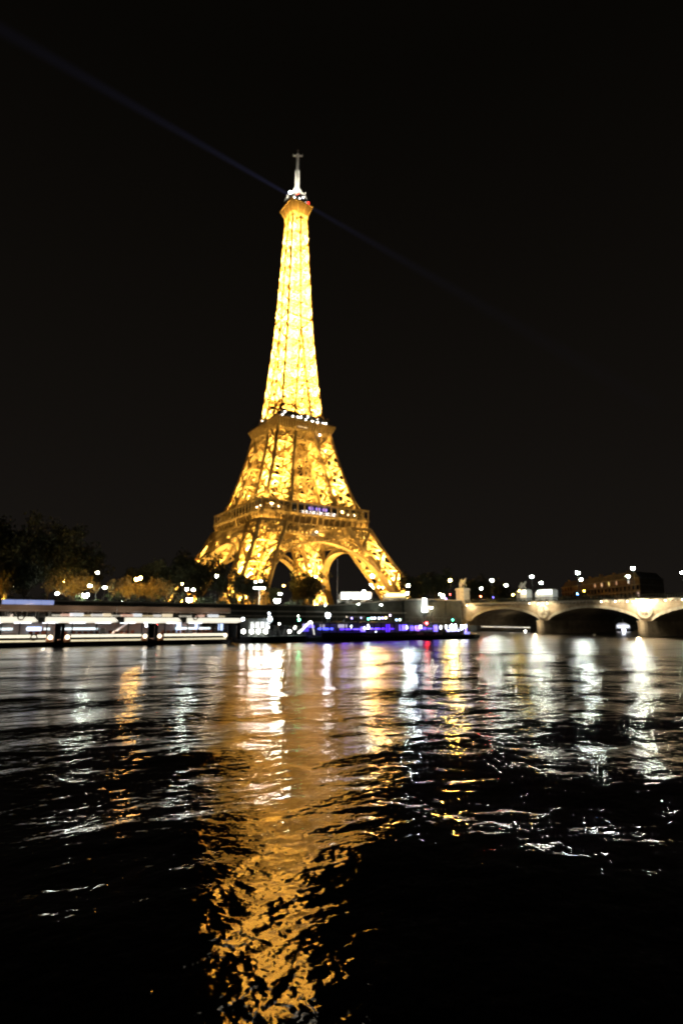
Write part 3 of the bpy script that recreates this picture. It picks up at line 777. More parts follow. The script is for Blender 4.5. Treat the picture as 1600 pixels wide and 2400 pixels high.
# bridge lamps: two rows
near = [(1152, 1359, 'near'), (1245, 1350.6, 'near'), (1353, 1341.6, 'near'), (1482, 1331, 'near')]
nl = ['bridge lamp first along the near parapet, right of the red signal', 'bridge lamp above the second horse statue', 'bridge lamp on the near parapet over the second arch, higher of its pair', 'bridge lamp over the brightly lit pier, higher of its pair']
for (px, py, _), lb in zip(near, nl):
    p = at_x(px, py, -15.4); street_lamp(tuple(p), lb, NW, 1.0, .50, 'lamps on the stone bridge', 9.57)
fl_ = ['lamp directly above the red traffic signal near the bridge end', 'white lamp between the horse statues', 'white lamp right of the second horse statue', 'bridge lamp on the far parapet over the second arch, lower of its pair', 'bridge lamp over the brightly lit pier, lower of its pair', 'bridge lamp cut by the right edge']
for (px, py), lb in zip(((1126.5, 1378), (1185, 1371), (1267, 1365), (1360.7, 1357.4), (1471, 1350), (1597, 1341)), fl_):
    p = at_x(px, py, 15.4); street_lamp(tuple(p), lb, NW, .6, .48, 'lamps on the stone bridge', 9.57 if p[1] < -162 else None)
# twin-headed floodlight mast
def mast_lamp():
    p = at_z(608, 1381, 12.6); g = hgt(p[0], p[1])
    t = empty('floodlight_mast', (p[0], p[1], g), 'tall pale mast with four white floodlights on a crossbar', 'floodlight mast', rz=-.55); H = 12.6-g
    MB().lathe([(.22, 0), (.22, .4), (.14, .5), (.09, H)], 8).build('mast', WHITE, t)
    MB().box(-1.5, 1.5, -.07, .07, H-.1, H+.1).build('crossbar', WHITE, t)
    for u in (-1.35, -.45, .45, 1.35):
        h = MB().box(u-.3, u+.3, -.12, .2, H+.11, H+.6).build('lamp_housing', DARKIRON, t)
        MB().box(u-.26, u+.26, -.17, -.123, H+.15, H+.56).build('lamp_face', glow((1, .97, .9), 230*K_LAMP), h)
mast_lamp()
# flagpoles
for px, lb in ((757, 'thin pale flagpole rising from the wall under the arch'), (790, 'taller thin flagpole rising from the wall under the arch, beside the coach')):
    p = at_y(px, 1425, -163.5); g = hgt(p[0], p[1]); t = empty('flagpole', (p[0], p[1], g), lb, 'flagpole', 'flagpoles on the quay')
    H = 12.5 if px < 770 else 14.5
    MB().lathe([(.16, 0), (.16, .3), (.1, .35), (.06, H)], 8).build('pole', WHITE, t); MB().ball((0, 0, H+.1), .12, 8, 5).build('finial', WHITE, t)

# ------------------------------------------------------------------ trees
def leaf_mass(rg, clumps, per, size):
    """clumps: (centre, radius); returns a mesh builder of many small leaf sprays"""
    mb = MB()
    for c, r_ in clumps:
        for _ in range(per):
            v = Vector((rg.gauss(0, 1), rg.gauss(0, 1), rg.gauss(0, 1))).normalized()*r_*(rg.random()**.4)
            p = Vector(c)+v*1.0; a = Vector((rg.gauss(0, 1), rg.gauss(0, 1), rg.gauss(0, .7))).normalized(); b = a.orthogonal().normalized()
            b.rotate(Matrix.Rotation(rg.random()*6.28, 3, a)); s_ = size*(.55+.9*rg.random()); cdir = a.cross(b)
            mb.add([p-b*s_*.5, p-cdir*s_*.3, p+b*s_*.5, p+cdir*s_*.3], [(0,1,2,3)])
    return mb
def tree_meshes(seed, H, Rr, trunk_h, n=46, per=70, size=.55, mt=LEAF):
    rg = random.Random(seed); cl = []; tr = MB()
    tr.bar((0,0,0), (rg.uniform(-.2,.2), rg.uniform(-.2,.2), trunk_h), .09*H**.72, w2=.06*H**.72, n=8)
    cz = (trunk_h+H)/2; hz = (H-trunk_h)/2
    lobes = [(Vector((rg.uniform(-.45,.45)*Rr, rg.uniform(-.45,.45)*Rr, cz+rg.uniform(-.35,.45)*hz)), rg.uniform(.45,.65)) for _ in range(7)]
    for i in range(n):
        lc, lr = lobes[i % 7]
        v = Vector((rg.gauss(0,1), rg.gauss(0,1), rg.gauss(0,1))).normalized()*(rg.random()**.33)
        p = lc+Vector((v.x*Rr*lr, v.y*Rr*lr, v.z*hz*lr*1.05)); p.z = max(p.z, trunk_h*.8)
        p.z = min(p.z, H-.4)
        cl.append((p, rg.uniform(.13, .24)*Rr+.25))
        if i % 2 == 0: tr.bar((0, 0, trunk_h*rg.uniform(.55, 1.0)), p, .035*H**.7, w2=.01*H**.7, n=5)
    return tr, leaf_mass(rg, cl, per, size), mt
_proto = {}
def tree(kind, x, y, sc, rz, label, group='trees on the far bank'):
    if kind not in _proto:
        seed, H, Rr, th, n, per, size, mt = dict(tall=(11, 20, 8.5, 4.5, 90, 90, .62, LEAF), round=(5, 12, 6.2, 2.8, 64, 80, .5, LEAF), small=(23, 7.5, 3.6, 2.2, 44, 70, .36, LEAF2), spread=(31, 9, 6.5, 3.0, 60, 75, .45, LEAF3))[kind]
        tr, lm, mt = tree_meshes(seed, H, Rr, th, n, per, size, mt)
        root = empty('tree', (x, y, hgt(x, y)), label, 'tree', group, rz, None, sc)
        tr.build('trunk', BARK, root); lm.build('crown', mt, root); _proto[kind] = root; return root
    o = copy_tree(_proto[kind]); o.location = (x, y, hgt(x, y)); o.rotation_euler = (0, 0, rz); o.scale = (sc,)*3; tag(o, label, 'tree', group); return o
def tree_px(kind, px, ytop, Y, label, rz=0, group='trees on the far bank'):
    H = dict(tall=20, round=12, small=7.5, spread=9)[kind]
    p = at_y(px, ytop, Y); g = hgt(p[0], Y); return tree(kind, p[0], Y, (p[2]-g)/H, rz, label, group)
tree_px('tall', 30, 1200, -98, 'tallest black tree filling the left edge', .3)
tree_px('tall', 128, 1215, -94, 'tall black tree right behind the tallest one, over the blue canopy', 1.9)
tree_px('tall', 188, 1262, -92, 'black tree sloping down from the tall pair at left', 3.4)
tree_px('round', 70, 1305, -146, 'dark bushy tree in front of the tall black pair', 2.2)
tree_px('round', 385, 1313, -112, 'dark round tree left of the tower behind the golden crowns', .5)
tree_px('round', 350, 1318, -100, 'dark tree furthest left of the low group beside the tower', 4.1)
tree_px('round', 437, 1316, -96, 'dark tree touching the outermost tower leg from the left', 2.8)
tree_px('round', 474, 1293, -90, 'black tree standing before the outermost tower leg', 1.2)
tree_px('round', 545, 1338, -112, 'black tree below the narrow left arch of the tower', 3.3)
tree_px('round', 592, 1348, -104, 'black tree at the foot of the bright near leg', 5.1)
tree_px('small', 640, 1378, -118, 'small dark tree right of the near leg', .4)
tree_px('round', 727, 1337, -38, 'dark tree inside the tower arch before the far legs', 2.0)
tree_px('small', 700, 1372, -20, 'small dark tree left of the one inside the arch', 1.0)
tree_px('round', 975, 1342, -92, 'dark tree just right of the right tower leg', 1.4)
tree_px('round', 1018, 1336, -110, 'dark tree left of the amber street lamp', 3.9)
tree_px('round', 1104, 1350, -104, 'dark tree between the horse statue and the red signal', 5.0)
tree_px('round', 1165, 1362, -80, 'dark low tree behind the bridge lamps', 2.6)
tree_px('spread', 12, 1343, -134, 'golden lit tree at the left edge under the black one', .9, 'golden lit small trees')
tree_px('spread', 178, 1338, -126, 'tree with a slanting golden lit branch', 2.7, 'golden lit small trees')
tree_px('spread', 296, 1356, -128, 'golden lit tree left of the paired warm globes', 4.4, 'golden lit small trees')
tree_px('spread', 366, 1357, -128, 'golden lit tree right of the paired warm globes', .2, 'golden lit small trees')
# added, unseen sodium lamps that brighten those crowns
def added_uplight(px, py, Y, p, label):
    q = at_y(px, py, Y); g = hgt(q[0], Y); t = empty('added_floodlight', (q[0], Y, g), label, 'floodlight', 'added orange floodlights under the trees')
    MB().box(-.3, .3, -.2, .2, 0, .25).build('bracket', DARKIRON, t); MB().box(-.35, .35, -.25, .25, .253, .6).build('housing', DARKIRON, t)
    light('added_sodium_light', (0, -.1, 1.2), p*1.7, (1, .52, .06), t, .15, 110, (0, 3.5, 6))
added_uplight(8, 1395, -143, 5200, 'added unseen orange floodlight under the golden tree at the left edge')
added_uplight(170, 1395, -137, 5200, 'added unseen orange floodlight under the slanting golden branch')
added_uplight(292, 1395, -139, 5200, 'added unseen orange floodlight under the golden tree left of the paired globes')
added_uplight(364, 1395, -139, 5200, 'added unseen orange floodlight under the golden tree right of the paired globes')
# clipped hedges and shrubs
def hedge(px0, px1, ytop, Y, dep, label, mt=LEAF, lump=.35, name='hedge', cat='hedge', ybot=None):
    a, b = at_y(px0, ytop, Y), at_y(px1, ytop, Y); g = hgt((a[0]+b[0])/2, Y); H = max(1.2, (a[2]+b[2])/2-g); L = b[0]-a[0]
    rg = random.Random(int(px0*7+px1)); cl = []
    n = int(max(14, L*H*.9))
    for i in range(n):
        u = rg.uniform(-.5, .5)*L; v = rg.uniform(-.5, .5)*dep; z = rg.random()*H*(1-lump*abs(math.sin(u*.9+px0)))
        cl.append((Vector((u, v, max(.3, z-.3))), .75))
    root = empty(name, ((a[0]+b[0])/2, Y, g), label, cat, 'hedges and shrubs on the quay')
    leaf_mass(rg, cl, 46, .34).build('foliage', mt, root)
    st_ = MB()
    for i in range(max(3, int(L/2.5))):
        u = -L/2+L*(i+.5)/max(3, int(L/2.5)); st_.bar((u, 0, 0), (u+.1, 0, H*.8), .1, n=6); st_.bar((u, 0, H*.3), (u+.5, .2, H*.75), .06, n=5)
    st_.build('stem', BARK, root); return root
hedge(0, 62, 1386, -142, 3, 'dark hedge at the left edge behind the blue canopy')
hedge(64, 172, 1390, -144, 3, 'dark hedge running right from the blue canopy')
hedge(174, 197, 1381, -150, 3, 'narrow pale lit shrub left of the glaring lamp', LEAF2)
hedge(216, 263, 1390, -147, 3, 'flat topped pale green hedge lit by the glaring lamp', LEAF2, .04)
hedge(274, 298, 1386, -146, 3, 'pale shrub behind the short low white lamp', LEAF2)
hedge(300, 362, 1390, -142, 3, 'dark shrubs below the golden tree right of the warm globes')
hedge(364, 430, 1378, -140, 3, 'dark green shrubs left of the low glaring lamp')
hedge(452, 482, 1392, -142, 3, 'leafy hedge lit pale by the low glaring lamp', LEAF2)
hedge(484, 560, 1378, -140, 4, 'large rounded dark bush left of the floodlight mast', LEAF, .5)
hedge(562, 598, 1386, -138, 3, 'dark bush directly behind the floodlight mast')
hedge(670, 755, 1400, -150, 2, 'long low hedge on the wall right of the starlike lamp')
hedge(800, 880, 1402, -161, 2, 'dark clipped hedge below the long white coach', LEAF, .05)
hedge(884, 962, 1402, -161, 2, 'dark clipped hedge below the yellow lit coach', LEAF, .05)

# a far dark wood behind the tower and beyond the bridge
def far_wood(name, pts, label):
    rg = random.Random(len(pts)); cl = []
    for x, y, H in pts:
        for _ in range(26): cl.append((Vector((x+rg.gauss(0, 9), y+rg.gauss(0, 6), GZ+rg.random()*H)), 3.0))
    o = leaf_mass(rg, cl, 26, 1.7).build(name, LEAF); return tag(o, label, 'woodland', None, 'stuff')
pts = [(x, 250+30*math.sin(x*.07), 8+3*math.sin(x*.21)) for x in range(-140, 560, 14)]
far_wood('woodland', pts, 'low dark line of trees far behind the tower')
pts = [(60+16*i, -128+3*i, 8+2*math.sin(i*1.7)) for i in range(16)]
far_wood('woodland', pts, 'dark line of trees along the quay beyond the bridge')

# ------------------------------------------------------------------ boats
def hull_mesh(L, W, zt, rake0, rake1, zb=-.6):
    """deck outline with tapered bow/stern; x along the boat"""
    def outline(s_):
        h = W/2*s_
        return [(-L/2, -h*.55), (-L/2+rake0, -h), (L/2-rake1, -h), (L/2-rake1*.4, -h*.72), (L/2, -h*.12), (L/2, h*.12), (L/2-rake1*.4, h*.72), (L/2-rake1, h), (-L/2+rake0, h), (-L/2, h*.55)]
    t, b = outline(1), outline(.86); n = len(t); m = MB()
    m.add([(x*.985, y, zb) for x, y in b]+[(x, y, zt) for x, y in t], [(i, (i+1) % n, n+(i+1) % n, n+i) for i in range(n)]+[tuple(range(n))[::-1], tuple(range(n, 2*n))])
    return m
X225 = lambda px: at_y(px, 1500, -225)[0]
def glass_boat():
    x0, x1 = -186.0, X225(566); W_ = 8.0; L = x1-x0; cx = (x0+x1)/2; cy = -225+W_/2
    t = empty('restaurant_boat', (cx, cy, 0), 'long low glass sided boat with bright white roof edge and rows of seats', 'boat', 'boats moored along the quay')
    lx = lambda px: X225(px)-cx
    hull_mesh(L, W_, .62, 2.5, 3.5).build('hull', HULL, t)
    MB().box(-L/2+1.5, L/2-1.5, -3.6, 3.6, .623, .9).build('deck', WOOD, t)
    # lit strips along the hull, broken at the dark boarding gates
    gates = [(127, 150), (346, 369), (534, 562)]
    gx = [(lx(a), lx(b)) for a, b in gates]
    spans = [(-L/2+2, lx(108)), (lx(166), lx(331)), (lx(384), lx(530))]
    for a, b in spans:
        nseg = max(2, int((b-a)/1.75)); s1 = MB(); s2 = MB(); bk = MB()
        bk.box(a, b, -3.95, -3.7, .63, 1.62)
        for i in range(nseg):
            u0, u1 = a+(b-a)*i/nseg+.02, a+(b-a)*(i+1)/nseg-.02
            s1.box(u0, u1, -4.0, -3.952, 1.22, 1.56); s2.box(u0, u1, -4.0, -3.952, .68, .90)
        f = bk.build('bulwark', HULL, t); s1.build('light_strip', glow((1, .92, .70), 1.35), f); s2.build('light_strip', glow((1, .86, .55), 1.0), f)
    for px in (118, 158, 340, 374, 528):
        MB().ball((lx(px), -3.95, 1.25), .30, 10, 6).build('gate_lamp', glow((1, .82, .55), 3.5), t)
    for a, b in gx:
        g = MB(); g.box(a, a+.35, -4.05, -3.6, .63, 3.1); g.box(b-.35, b, -4.05, -3.6, .63, 3.1); g.box(a+.36, b-.36, -3.4, -3.3, .95, 3.0); g.box(a, b, -4.05, -3.62, 2.75, 3.098)
        g.build('boarding_gate', BLACK, t)
    # roof with luminous fascia
    MB().box(-L/2+1, lx(553), -3.9, 3.9, 3.12, 3.3).build('roof', WHITE, t)
    cuts = [-L/2+1, lx(24), lx(85), lx(102), lx(274), lx(289), lx(423), lx(436), lx(566)]
    for a, b in ((cuts[0], cuts[2]), (cuts[3], cuts[4]), (cuts[5], cuts[6]), (cuts[7], cuts[8])):
        f = MB().prism([(a, 3.14), (b-.9, 3.14), (b, 3.35), (b-.5, 3.86), (a, 3.86)], -4.1, -3.95).build('roof_fascia', glow((1, .93, .74), 1.1), t)
    for a, b in ((cuts[2], cuts[3]), (cuts[4], cuts[5]), (cuts[6], cuts[7])):
        MB().box(a+.05, b-.05, -4.0, -3.92, 3.2, 3.8).build('roof_joint', GREY, t)
    # small lit lockers and rail on the roof
    rl_ = MB(); rl_.bar((-L/2+2, -3.2, 4.7), (lx(540), -3.2, 4.7), .05)
    for x in np.arange(-L/2+2, lx(540), 1.6): rl_.bar((x, -3.2, 3.3), (x, -3.2, 4.7), .05)
    rl_.build('roof_rail', WHITE, t)
    cols = [(1, .9, .7), (1, .8, .5), (1, .95, .9), (1, .7, .3), (.9, .95, 1), (1, .5, .35)]
    pxs = list(range(128, 412, 24))+[435, 470, 500, 520]
    for i, px in enumerate(pxs):
        x = lx(px); wd = .5+.45*((i*7) % 5)/5
        MB().box(x-wd, x+wd, -3.7, -3.0, 3.99, 4.22+.1*(i % 3)).build('roof_lamp', glow(cols[(i*5) % 6], 0.3+.2*(i % 3)), t)
    for px, py in ((50, 1446), (458, 1447), (80, 1494)):
        p = at_y(px, py, -225.15); MB().torus((p[0]-cx, -4.2, p[2]), .36, .085, 'y', 18, 6).build('life_ring', mat('life_ring_paint', (.12, .07, .05), .6), t)
    # saloon: mullions, glazing rails, back wall, seats, ceiling lights
    mu = MB()
    for px in [-120, -80, -40, 0, 44, 108, 168, 225, 300, 332, 386, 440, 465, 500, 515, 530]:
        x = lx(px); mu.box(x-.07, x+.07, -3.78, -3.64, 1.62, 3.1)
    mu.build('mullion', BLACK, t)
    MB().box(-L/2+2, L/2-4.2, 3.4, 3.5, .95, 3.1).build('back_wall', mat('saloon_panelling', (.26, .24, .22), .7, 0, .3, .5), t)
    cl_ = MB()
    for x in np.arange(-L/2+3, L/2-5, 3.4): cl_.box(x, x+2.0, -.5, .3, 3.03, 3.09)
    cl_.build('ceiling_light', glow((.85, .93, 1), 5), t)
    for a, b in ((-60, 36), (70, 108), (115, 130), (150, 250), (444, 530)):
        MB().box(lx(a), lx(b), 3.1, 3.2, 2.05, 2.35).build('counter_light', glow((.78, .93, .97), 1.5), t)
    for q in ((lx(72), lx(108), 2.8, 2.9, 1.95, 2.5), (lx(445), lx(455), 2.7, 2.8, 1.5, 3.0), (lx(490), lx(500), 2.7, 2.8, 2.1, 3.0), (lx(516), lx(527), -3.0, -2.9, 2.0, 3.0)):
        MB().box(*q).build('blue_screen', glow((.5, .65, 1), 1.8), t)
    vm = MB().box(lx(237), lx(250), -2.8, -2.2, .92, 2.4).build('white_cabinet', WHITE, t)
    for a, b in ((68, 108), (150, 166), (170, 238), (258, 330), (384, 440), (456, 510)):
        for x in np.arange(lx(a), lx(b)-.4, .75):
            s_ = MB(); h_ = .08*rnd.random(); s_.box(x, x+.5, -3.3, -2.75, 1.3, 1.42); s_.box(x, x+.5, -2.78, -2.66, 1.42, 2.02+h_)
            for dx in (.05, .4):
                s_.box(x+dx, x+dx+.05, -3.25, -3.2, .9, 1.3); s_.box(x+dx, x+dx+.05, -2.8, -2.75, .9, 1.3)
            s_.build('seat', SEAT, t)
    for a, b in ((-8, 40), (180, 225), (270, 310), (395, 430)):
        tb = MB().box(lx(a), lx(b), -.4, .6, 1.6, 1.66)
        for x in np.linspace(lx(a)+.2, lx(b)-.2, 3): tb.box(x-.05, x+.05, 0, .1, .9, 1.6)
        tb.build('table', WOOD, t)
    # sloping white stair and dark awning of the middle module
    MB().prism([(lx(262), 1.0), (lx(312), 3.0), (lx(318), 3.0), (lx(270), 1.0)], 1.0, 2.0).build('stair', WHITE, t)
    MB().ball((lx(366), -3.9, 2.75), .16, 8, 5).build('red_lamp', glow((1, .06, .05), 160), t)
    MB().ball((lx(341), -3.9, 2.72), .14, 8, 5).build('white_lamp', glow((.8, .9, 1), 30), t)
    light('saloon_light', (lx(110), -1.2, 2.95), 1500, (1, .85, .65), t, .2, 150, (lx(110), -1.2, 0), .4)
    light('saloon_light', (lx(300), -1.2, 2.95), 1500, (1, .8, .6), t, .2, 150, (lx(300), -1.2, 0), .4)
    light('saloon_light', (lx(470), -1.2, 2.95), 1500, (1, .85, .7), t, .2, 150, (lx(470), -1.2, 0), .4)
    MB().lathe([(.05, 0), (.05, 2.2)], 6, (lx(280), -1.0, 3.3)).build('signal_mast', WHITE, t)
glass_boat()

def work_barge():
    x0, x1 = X225(566)+.3, X225(735); L = x1-x0; cx = (x0+x1)/2; W_ = 6
    t = empty('work_barge', (cx, -225+W_/2, 0), 'dark low barge with round white lamps and a slanting lit handrail', 'boat', 'boats moored along the quay')
    lx = lambda px: X225(px)-cx
    hull_mesh(L, W_, .95, 1.5, 1.5).build('hull', HULL, t)
    MB().box(-L/2+1.2, L/2-1.2, -2.7, 2.7, .953, 1.05).build('deck', GREY, t)
    ch = MB(); ch.box(lx(590), lx(640), -1.6, 2.0, 1.055, 3.6); ch.box(lx(588), lx(642), -1.8, 2.2, 3.603, 3.8); ch.build('deckhouse', mat('deckhouse_paint', (.07, .08, .07), .5), t)
    wn = MB()
    for a in (594, 606, 618, 630): wn.box(lx(a), lx(a+9), -1.66, -1.603, 2.3, 3.3)
    wn.build('window', glow((.72, .85, .80), .22), t)
    for px, py, r_, s_ in ((572, 1480, .34, 35), (591, 1480, .34, 45), (607, 1480, .34, 45), (624, 1480, .34, 45), (680, 1480, .26, 40), (571, 1451, .24, 40), (634, 1450, .36, 40), (632, 1438, .16, 60), (656, 1462, .18, 25), (594, 1468, .15, 20), (630, 1470, .2, 25), (702, 1482, .16, 25)):
        p = at_y(px, py, -225.0); lp = MB().ball((p[0]-cx, 0, 0), r_, 10, 6).build('round_lamp', glow((1, .97, .88) if py > 1455 else (.82, .9, 1), s_*.4), t)
        lp.location = (0, -2.75, p[2]); 
        MB().bar((p[0]-cx, 0, .95-p[2]), (p[0]-cx, 0, -r_*.9), .07, n=6).build('lamp_post', DARKIRON, lp)
    a, b, c = (at_y(q, r_, -225.2) for q, r_ in ((703, 1482), (729, 1456), (738, 1488)))
    MB().bar((a[0]-cx, -3.0, a[2]), (b[0]-cx, -3.0, b[2]), .22).bar((b[0]-cx, -3.0, b[2]), (b[0]-cx+.3, -3.0, b[2]-.3), .2).build('lit_handrail', glow((1, .95, .85), 4.5), t)
    MB().bar((b[0]-cx+.3, -3.0, b[2]-.3), (c[0]-cx, -3.0, c[2]), .12).build('handrail_end', glow((1, .95, .85), 1.2), t)
    a, b = at_y(622, 1474, -225), at_y(640, 1455, -225)
    MB().bar((a[0]-cx, -2.9, a[2]), (b[0]-cx, -2.9, b[2]), .1).build('handrail', WHITE, t)
    a, b = at_y(690, 1474, -225), at_y(693, 1468, -225); MB().bar((a[0]-cx, -2.9, a[2]), (b[0]-cx, -2.9, b[2]), .25).build('lit_panel', glow((1, .97, .9), 8), t)
    MB().ball((lx(710), -1.5, 3.65), .16, 8, 5).build('green_lamp', glow((.1, 1, .45), 70), t)
    MB().ball((lx(708), -1.5, 4.3), .11, 8, 5).build('white_lamp', glow((1, .95, .8), 30), t)
    rg = random.Random(4); dk_ = MB(); s_ = MB()
    for i in range(10):
        x = lx(645+8*i); h = .5+rg.random()*1.2; dk_.box(x-.35, x+.35, -1.5+rg.random(), .5+rg.random(), 1.053, 1.05+h)
    dk_.build('deck_gear', BLACK, t)
    rl_ = MB()
    for x in np.arange(-L/2+1.4, L/2-1.3, 1.1): rl_.bar((x, -2.6, 1.05), (x, -2.6, 2.0), .05)
    rl_.bar((-L/2+1.4, -2.6, 2.0), (L/2-1.4, -2.6, 2.0), .05); rl_.build('railing', GREY, t)
work_barge()

def violet_boat():
    x0, x1 = X225(736), X225(1152); L = x1-x0; cx = (x0+x1)/2; W_ = 9
    t = empty('party_boat', (cx, -225+W_/2, 0), 'long dark boat with violet lit saloon windows', 'boat', 'boats moored along the quay')
    lx = lambda px: X225(px)-cx; VI = (.10, .012, 1.0); BL = (.07, .09, 1.0); LV = (.55, .5, 1)
    hull_mesh(L, W_, .72, 2, 5).build('hull', HULL, t)
    MB().box(-L/2+1.5, L/2-4.5, -4.2, 4.2, .723, .85).build('deck', BLACK, t)
    MB().box(-L/2+2, lx(1094), -3.6, 3.6, 3.05, 3.25).build('roof', HULL, t)
    ps = MB()
    for x in np.linspace(-L/2+2.1, lx(1092), 22): ps.box(x-.07, x+.07, -3.55, -3.4, .86, 3.048)
    ps.build('roof_post', BLACK, t)
    bw_ = MB().box(-L/2+2, lx(1094), -3.75, -3.6, .86, 1.5); bw_.build('bulwark', HULL, t)
    MB().box(-L/2+2.2, lx(1090), 3.1, 3.2, .86, 3.04).build('back_wall', mat('saloon_wall', (.10, .10, .12), .6), t)
    # violet strips and panels in the saloon
    rg = random.Random(9)
    for px0, px1, z0, z1, col, s_, yy_ in ((758, 794, 1.95, 2.25, BL, 2.4, -2.6), (758, 782, 2.3, 2.9, LV, .7, 2.9), (818, 870, 1.9, 2.1, VI, 2.2, -1.5), (800, 812, 2.0, 2.8, (.6, .55, .5), .4, 2.9), (842, 866, 2.2, 2.8, (.8, .75, .7), .45, 2.9),
            (882, 916, 1.95, 2.2, VI, 2.6, -2.5), (918, 926, 1.2, 2.9, VI, 1.4, -2.8), (955, 975, 1.7, 2.8, VI, 1.3, -2), (978, 992, 1.7, 2.6, VI, 1.3, -2.4), (1034, 1044, 1.4, 2.7, VI, 1.4, -2.2),
            (745, 760, 1.6, 2.2, VI, .7, 1), (820, 880, 1.1, 1.5, VI, .5, -3.2), (1038, 1060, 1.9, 2.1, VI, 1.0, 0), (930, 953, 1.9, 2.15, VI, 1.3, -1), (996, 1004, 1.6, 2.6, VI, 1.2, -2), (1010, 1030, 1.8, 2.3, VI, 1.1, -1), (1062, 1092, 1.2, 1.9, VI, 1.2, -2.6), (870, 882, 1.5, 2.4, VI, 1.0, -1), (745, 760, 2.3, 2.7, VI, 1.3, -1)):
        MB().box(lx(px0), lx(px1), yy_-.04, yy_+.04, z0, z1).build('violet_strip', glow(col, s_*1.3), t)
    for px, z, s_, r_ in ((871, 2.45, 20, .22), (832, 2.5, 14, .12), (890, 1.3, 8, .2), (964, 2.3, 10, .2), (995, 2.4, 16, .22), (1068, 2.4, 30, .3), (1077, 2.45, 25, .26), (1093, 2.3, 25, .3), (1101, 2.5, 14, .2), (1055, 2.4, 12, .2), (1043, 2.3, 8, .2), (863, 2.2, 8, .15)):
        MB().ball((lx(px), -3.3, z), r_, 8, 5, 1.8).build('white_lamp', glow((.85, .9, 1), s_), t)
    for px, z, s_, r_, col in ((838, 4.0, 10, .13, (.4, .3, 1)), (860, 4.05, 6, .12, (.6, .5, 1)), (877, 3.85, 30, .12, (.1, 1, .5)), (885, 4.0, 16, .16, (.7, .8, 1)), (892, 4.0, 18, .16, (.8, .85, 1)), (903, 4.0, 16, .16, (.7, .8, 1)), (911, 4.05, 14, .15, (.5, .4, 1)), (919, 4.1, 22, .17, (1, .75, .35)), (929, 4.55, 14, .15, (.8, .5, 1)), (944, 3.7, 14, .15, (.4, .6, 1)), (952, 3.75, 16, .15, (.7, 1, .8)), (1077, 3.8, 40, .13, (.05, .9, .4)), (826, 4.2, 5, .1, (1, .8, .6))):
        MB().ball((lx(px), -2.6, z), r_, 8, 5).build('deck_lamp', glow(col, s_), t)
    MB().bar((lx(1006), -3.7, .86), (lx(1006), -3.7, 2.9), .1, n=6).build('lamp_post', GREY, t)
    MB().ball((lx(1006), -3.8, 3.1), .24, 10, 6).build('red_lamp', glow((1, .03, .03), 60), t)
    p = at_y(771.4, 1442, -224); MB().ball((p[0]-cx, -3.0, p[2]), .42, 10, 6).build('mast_lamp', glow((.78, .88, 1), 60), t)
    MB().lathe([(.07, 0), (.05, p[2]-3.6)], 6, (p[0]-cx, -3.0, 3.25)).build('lamp_mast', GREY, t)
    MB().box(lx(1103), lx(1107), -3.0, -2.9, 1.2, 2.8).build('bow_strip', glow((.2, .1, 1), 3.0), t)
    MB().box(lx(1105), lx(1120), -2.2, -2.1, .95, 1.25).build('bow_strip', glow((.25, .25, 1), 2.2), t)
    rl_ = MB(); rl_.bar((-L/2+2.2, -3.4, 4.2), (lx(1085), -3.4, 4.2), .05)
    for x in np.arange(-L/2+2.2, lx(1085), 1.5): rl_.bar((x, -3.4, 3.25), (x, -3.4, 4.2), .05)
    rl_.build('deck_railing', GREY, t)
    bx = MB().box(lx(982), lx(998), -3.82, -3.752, .9, 1.4).box(lx(1027), lx(1042), -3.82, -3.752, .9, 1.4); bx.build('pale_locker', mat('locker_paint', (.35, .33, .3), .6), t)
    light('saloon_light', (lx(840), 0, 2.7), 70, (.22, .10, 1), t, .3); light('saloon_light', (lx(960), 0, 2.7), 45, (.22, .10, 1), t, .3); light('saloon_light', (lx(1060), 0, 2.7), 45, (.22, .10, 1), t, .3)
violet_boat()

# lit floating boom below the first bridge arch and the boats beyond the bridge
def boom():
    a, b = at_x(1128, 1470, -15), at_x(1247, 1470, -15); cy = (a[1]+b[1])/2; L = abs(a[1]-b[1])
    t = empty('floating_pontoon', (-15, cy, 0), 'low pontoon with a pale lit rail under the first bridge arch', 'pontoon')
    MB().box(-1.2, 1.2, -L/2, L/2, -.3, .75).build('float', HULL, t)
    pb = MB()
    for y in np.linspace(-L/2+.3, L/2-.3, 7): pb.bar((-.9, y, .75), (-.9, y, 1.4), .1, n=6)
    pb.build('post', GREY, t)
    for i in range(3): MB().box(-1.05, -.85, -L/2+L*i/3+.15, -L/2+L*(i+1)/3-.15, 1.4, 1.68).build('lit_rail', glow((1, .95, .82), .8), t)
    p = at_x(1230, 1481, -16.3); MB().ball((-1.3, p[1]-cy, .45), .33, 10, 6, .7).build('round_lamp', glow((1, .95, .85), 20), t)
boom()
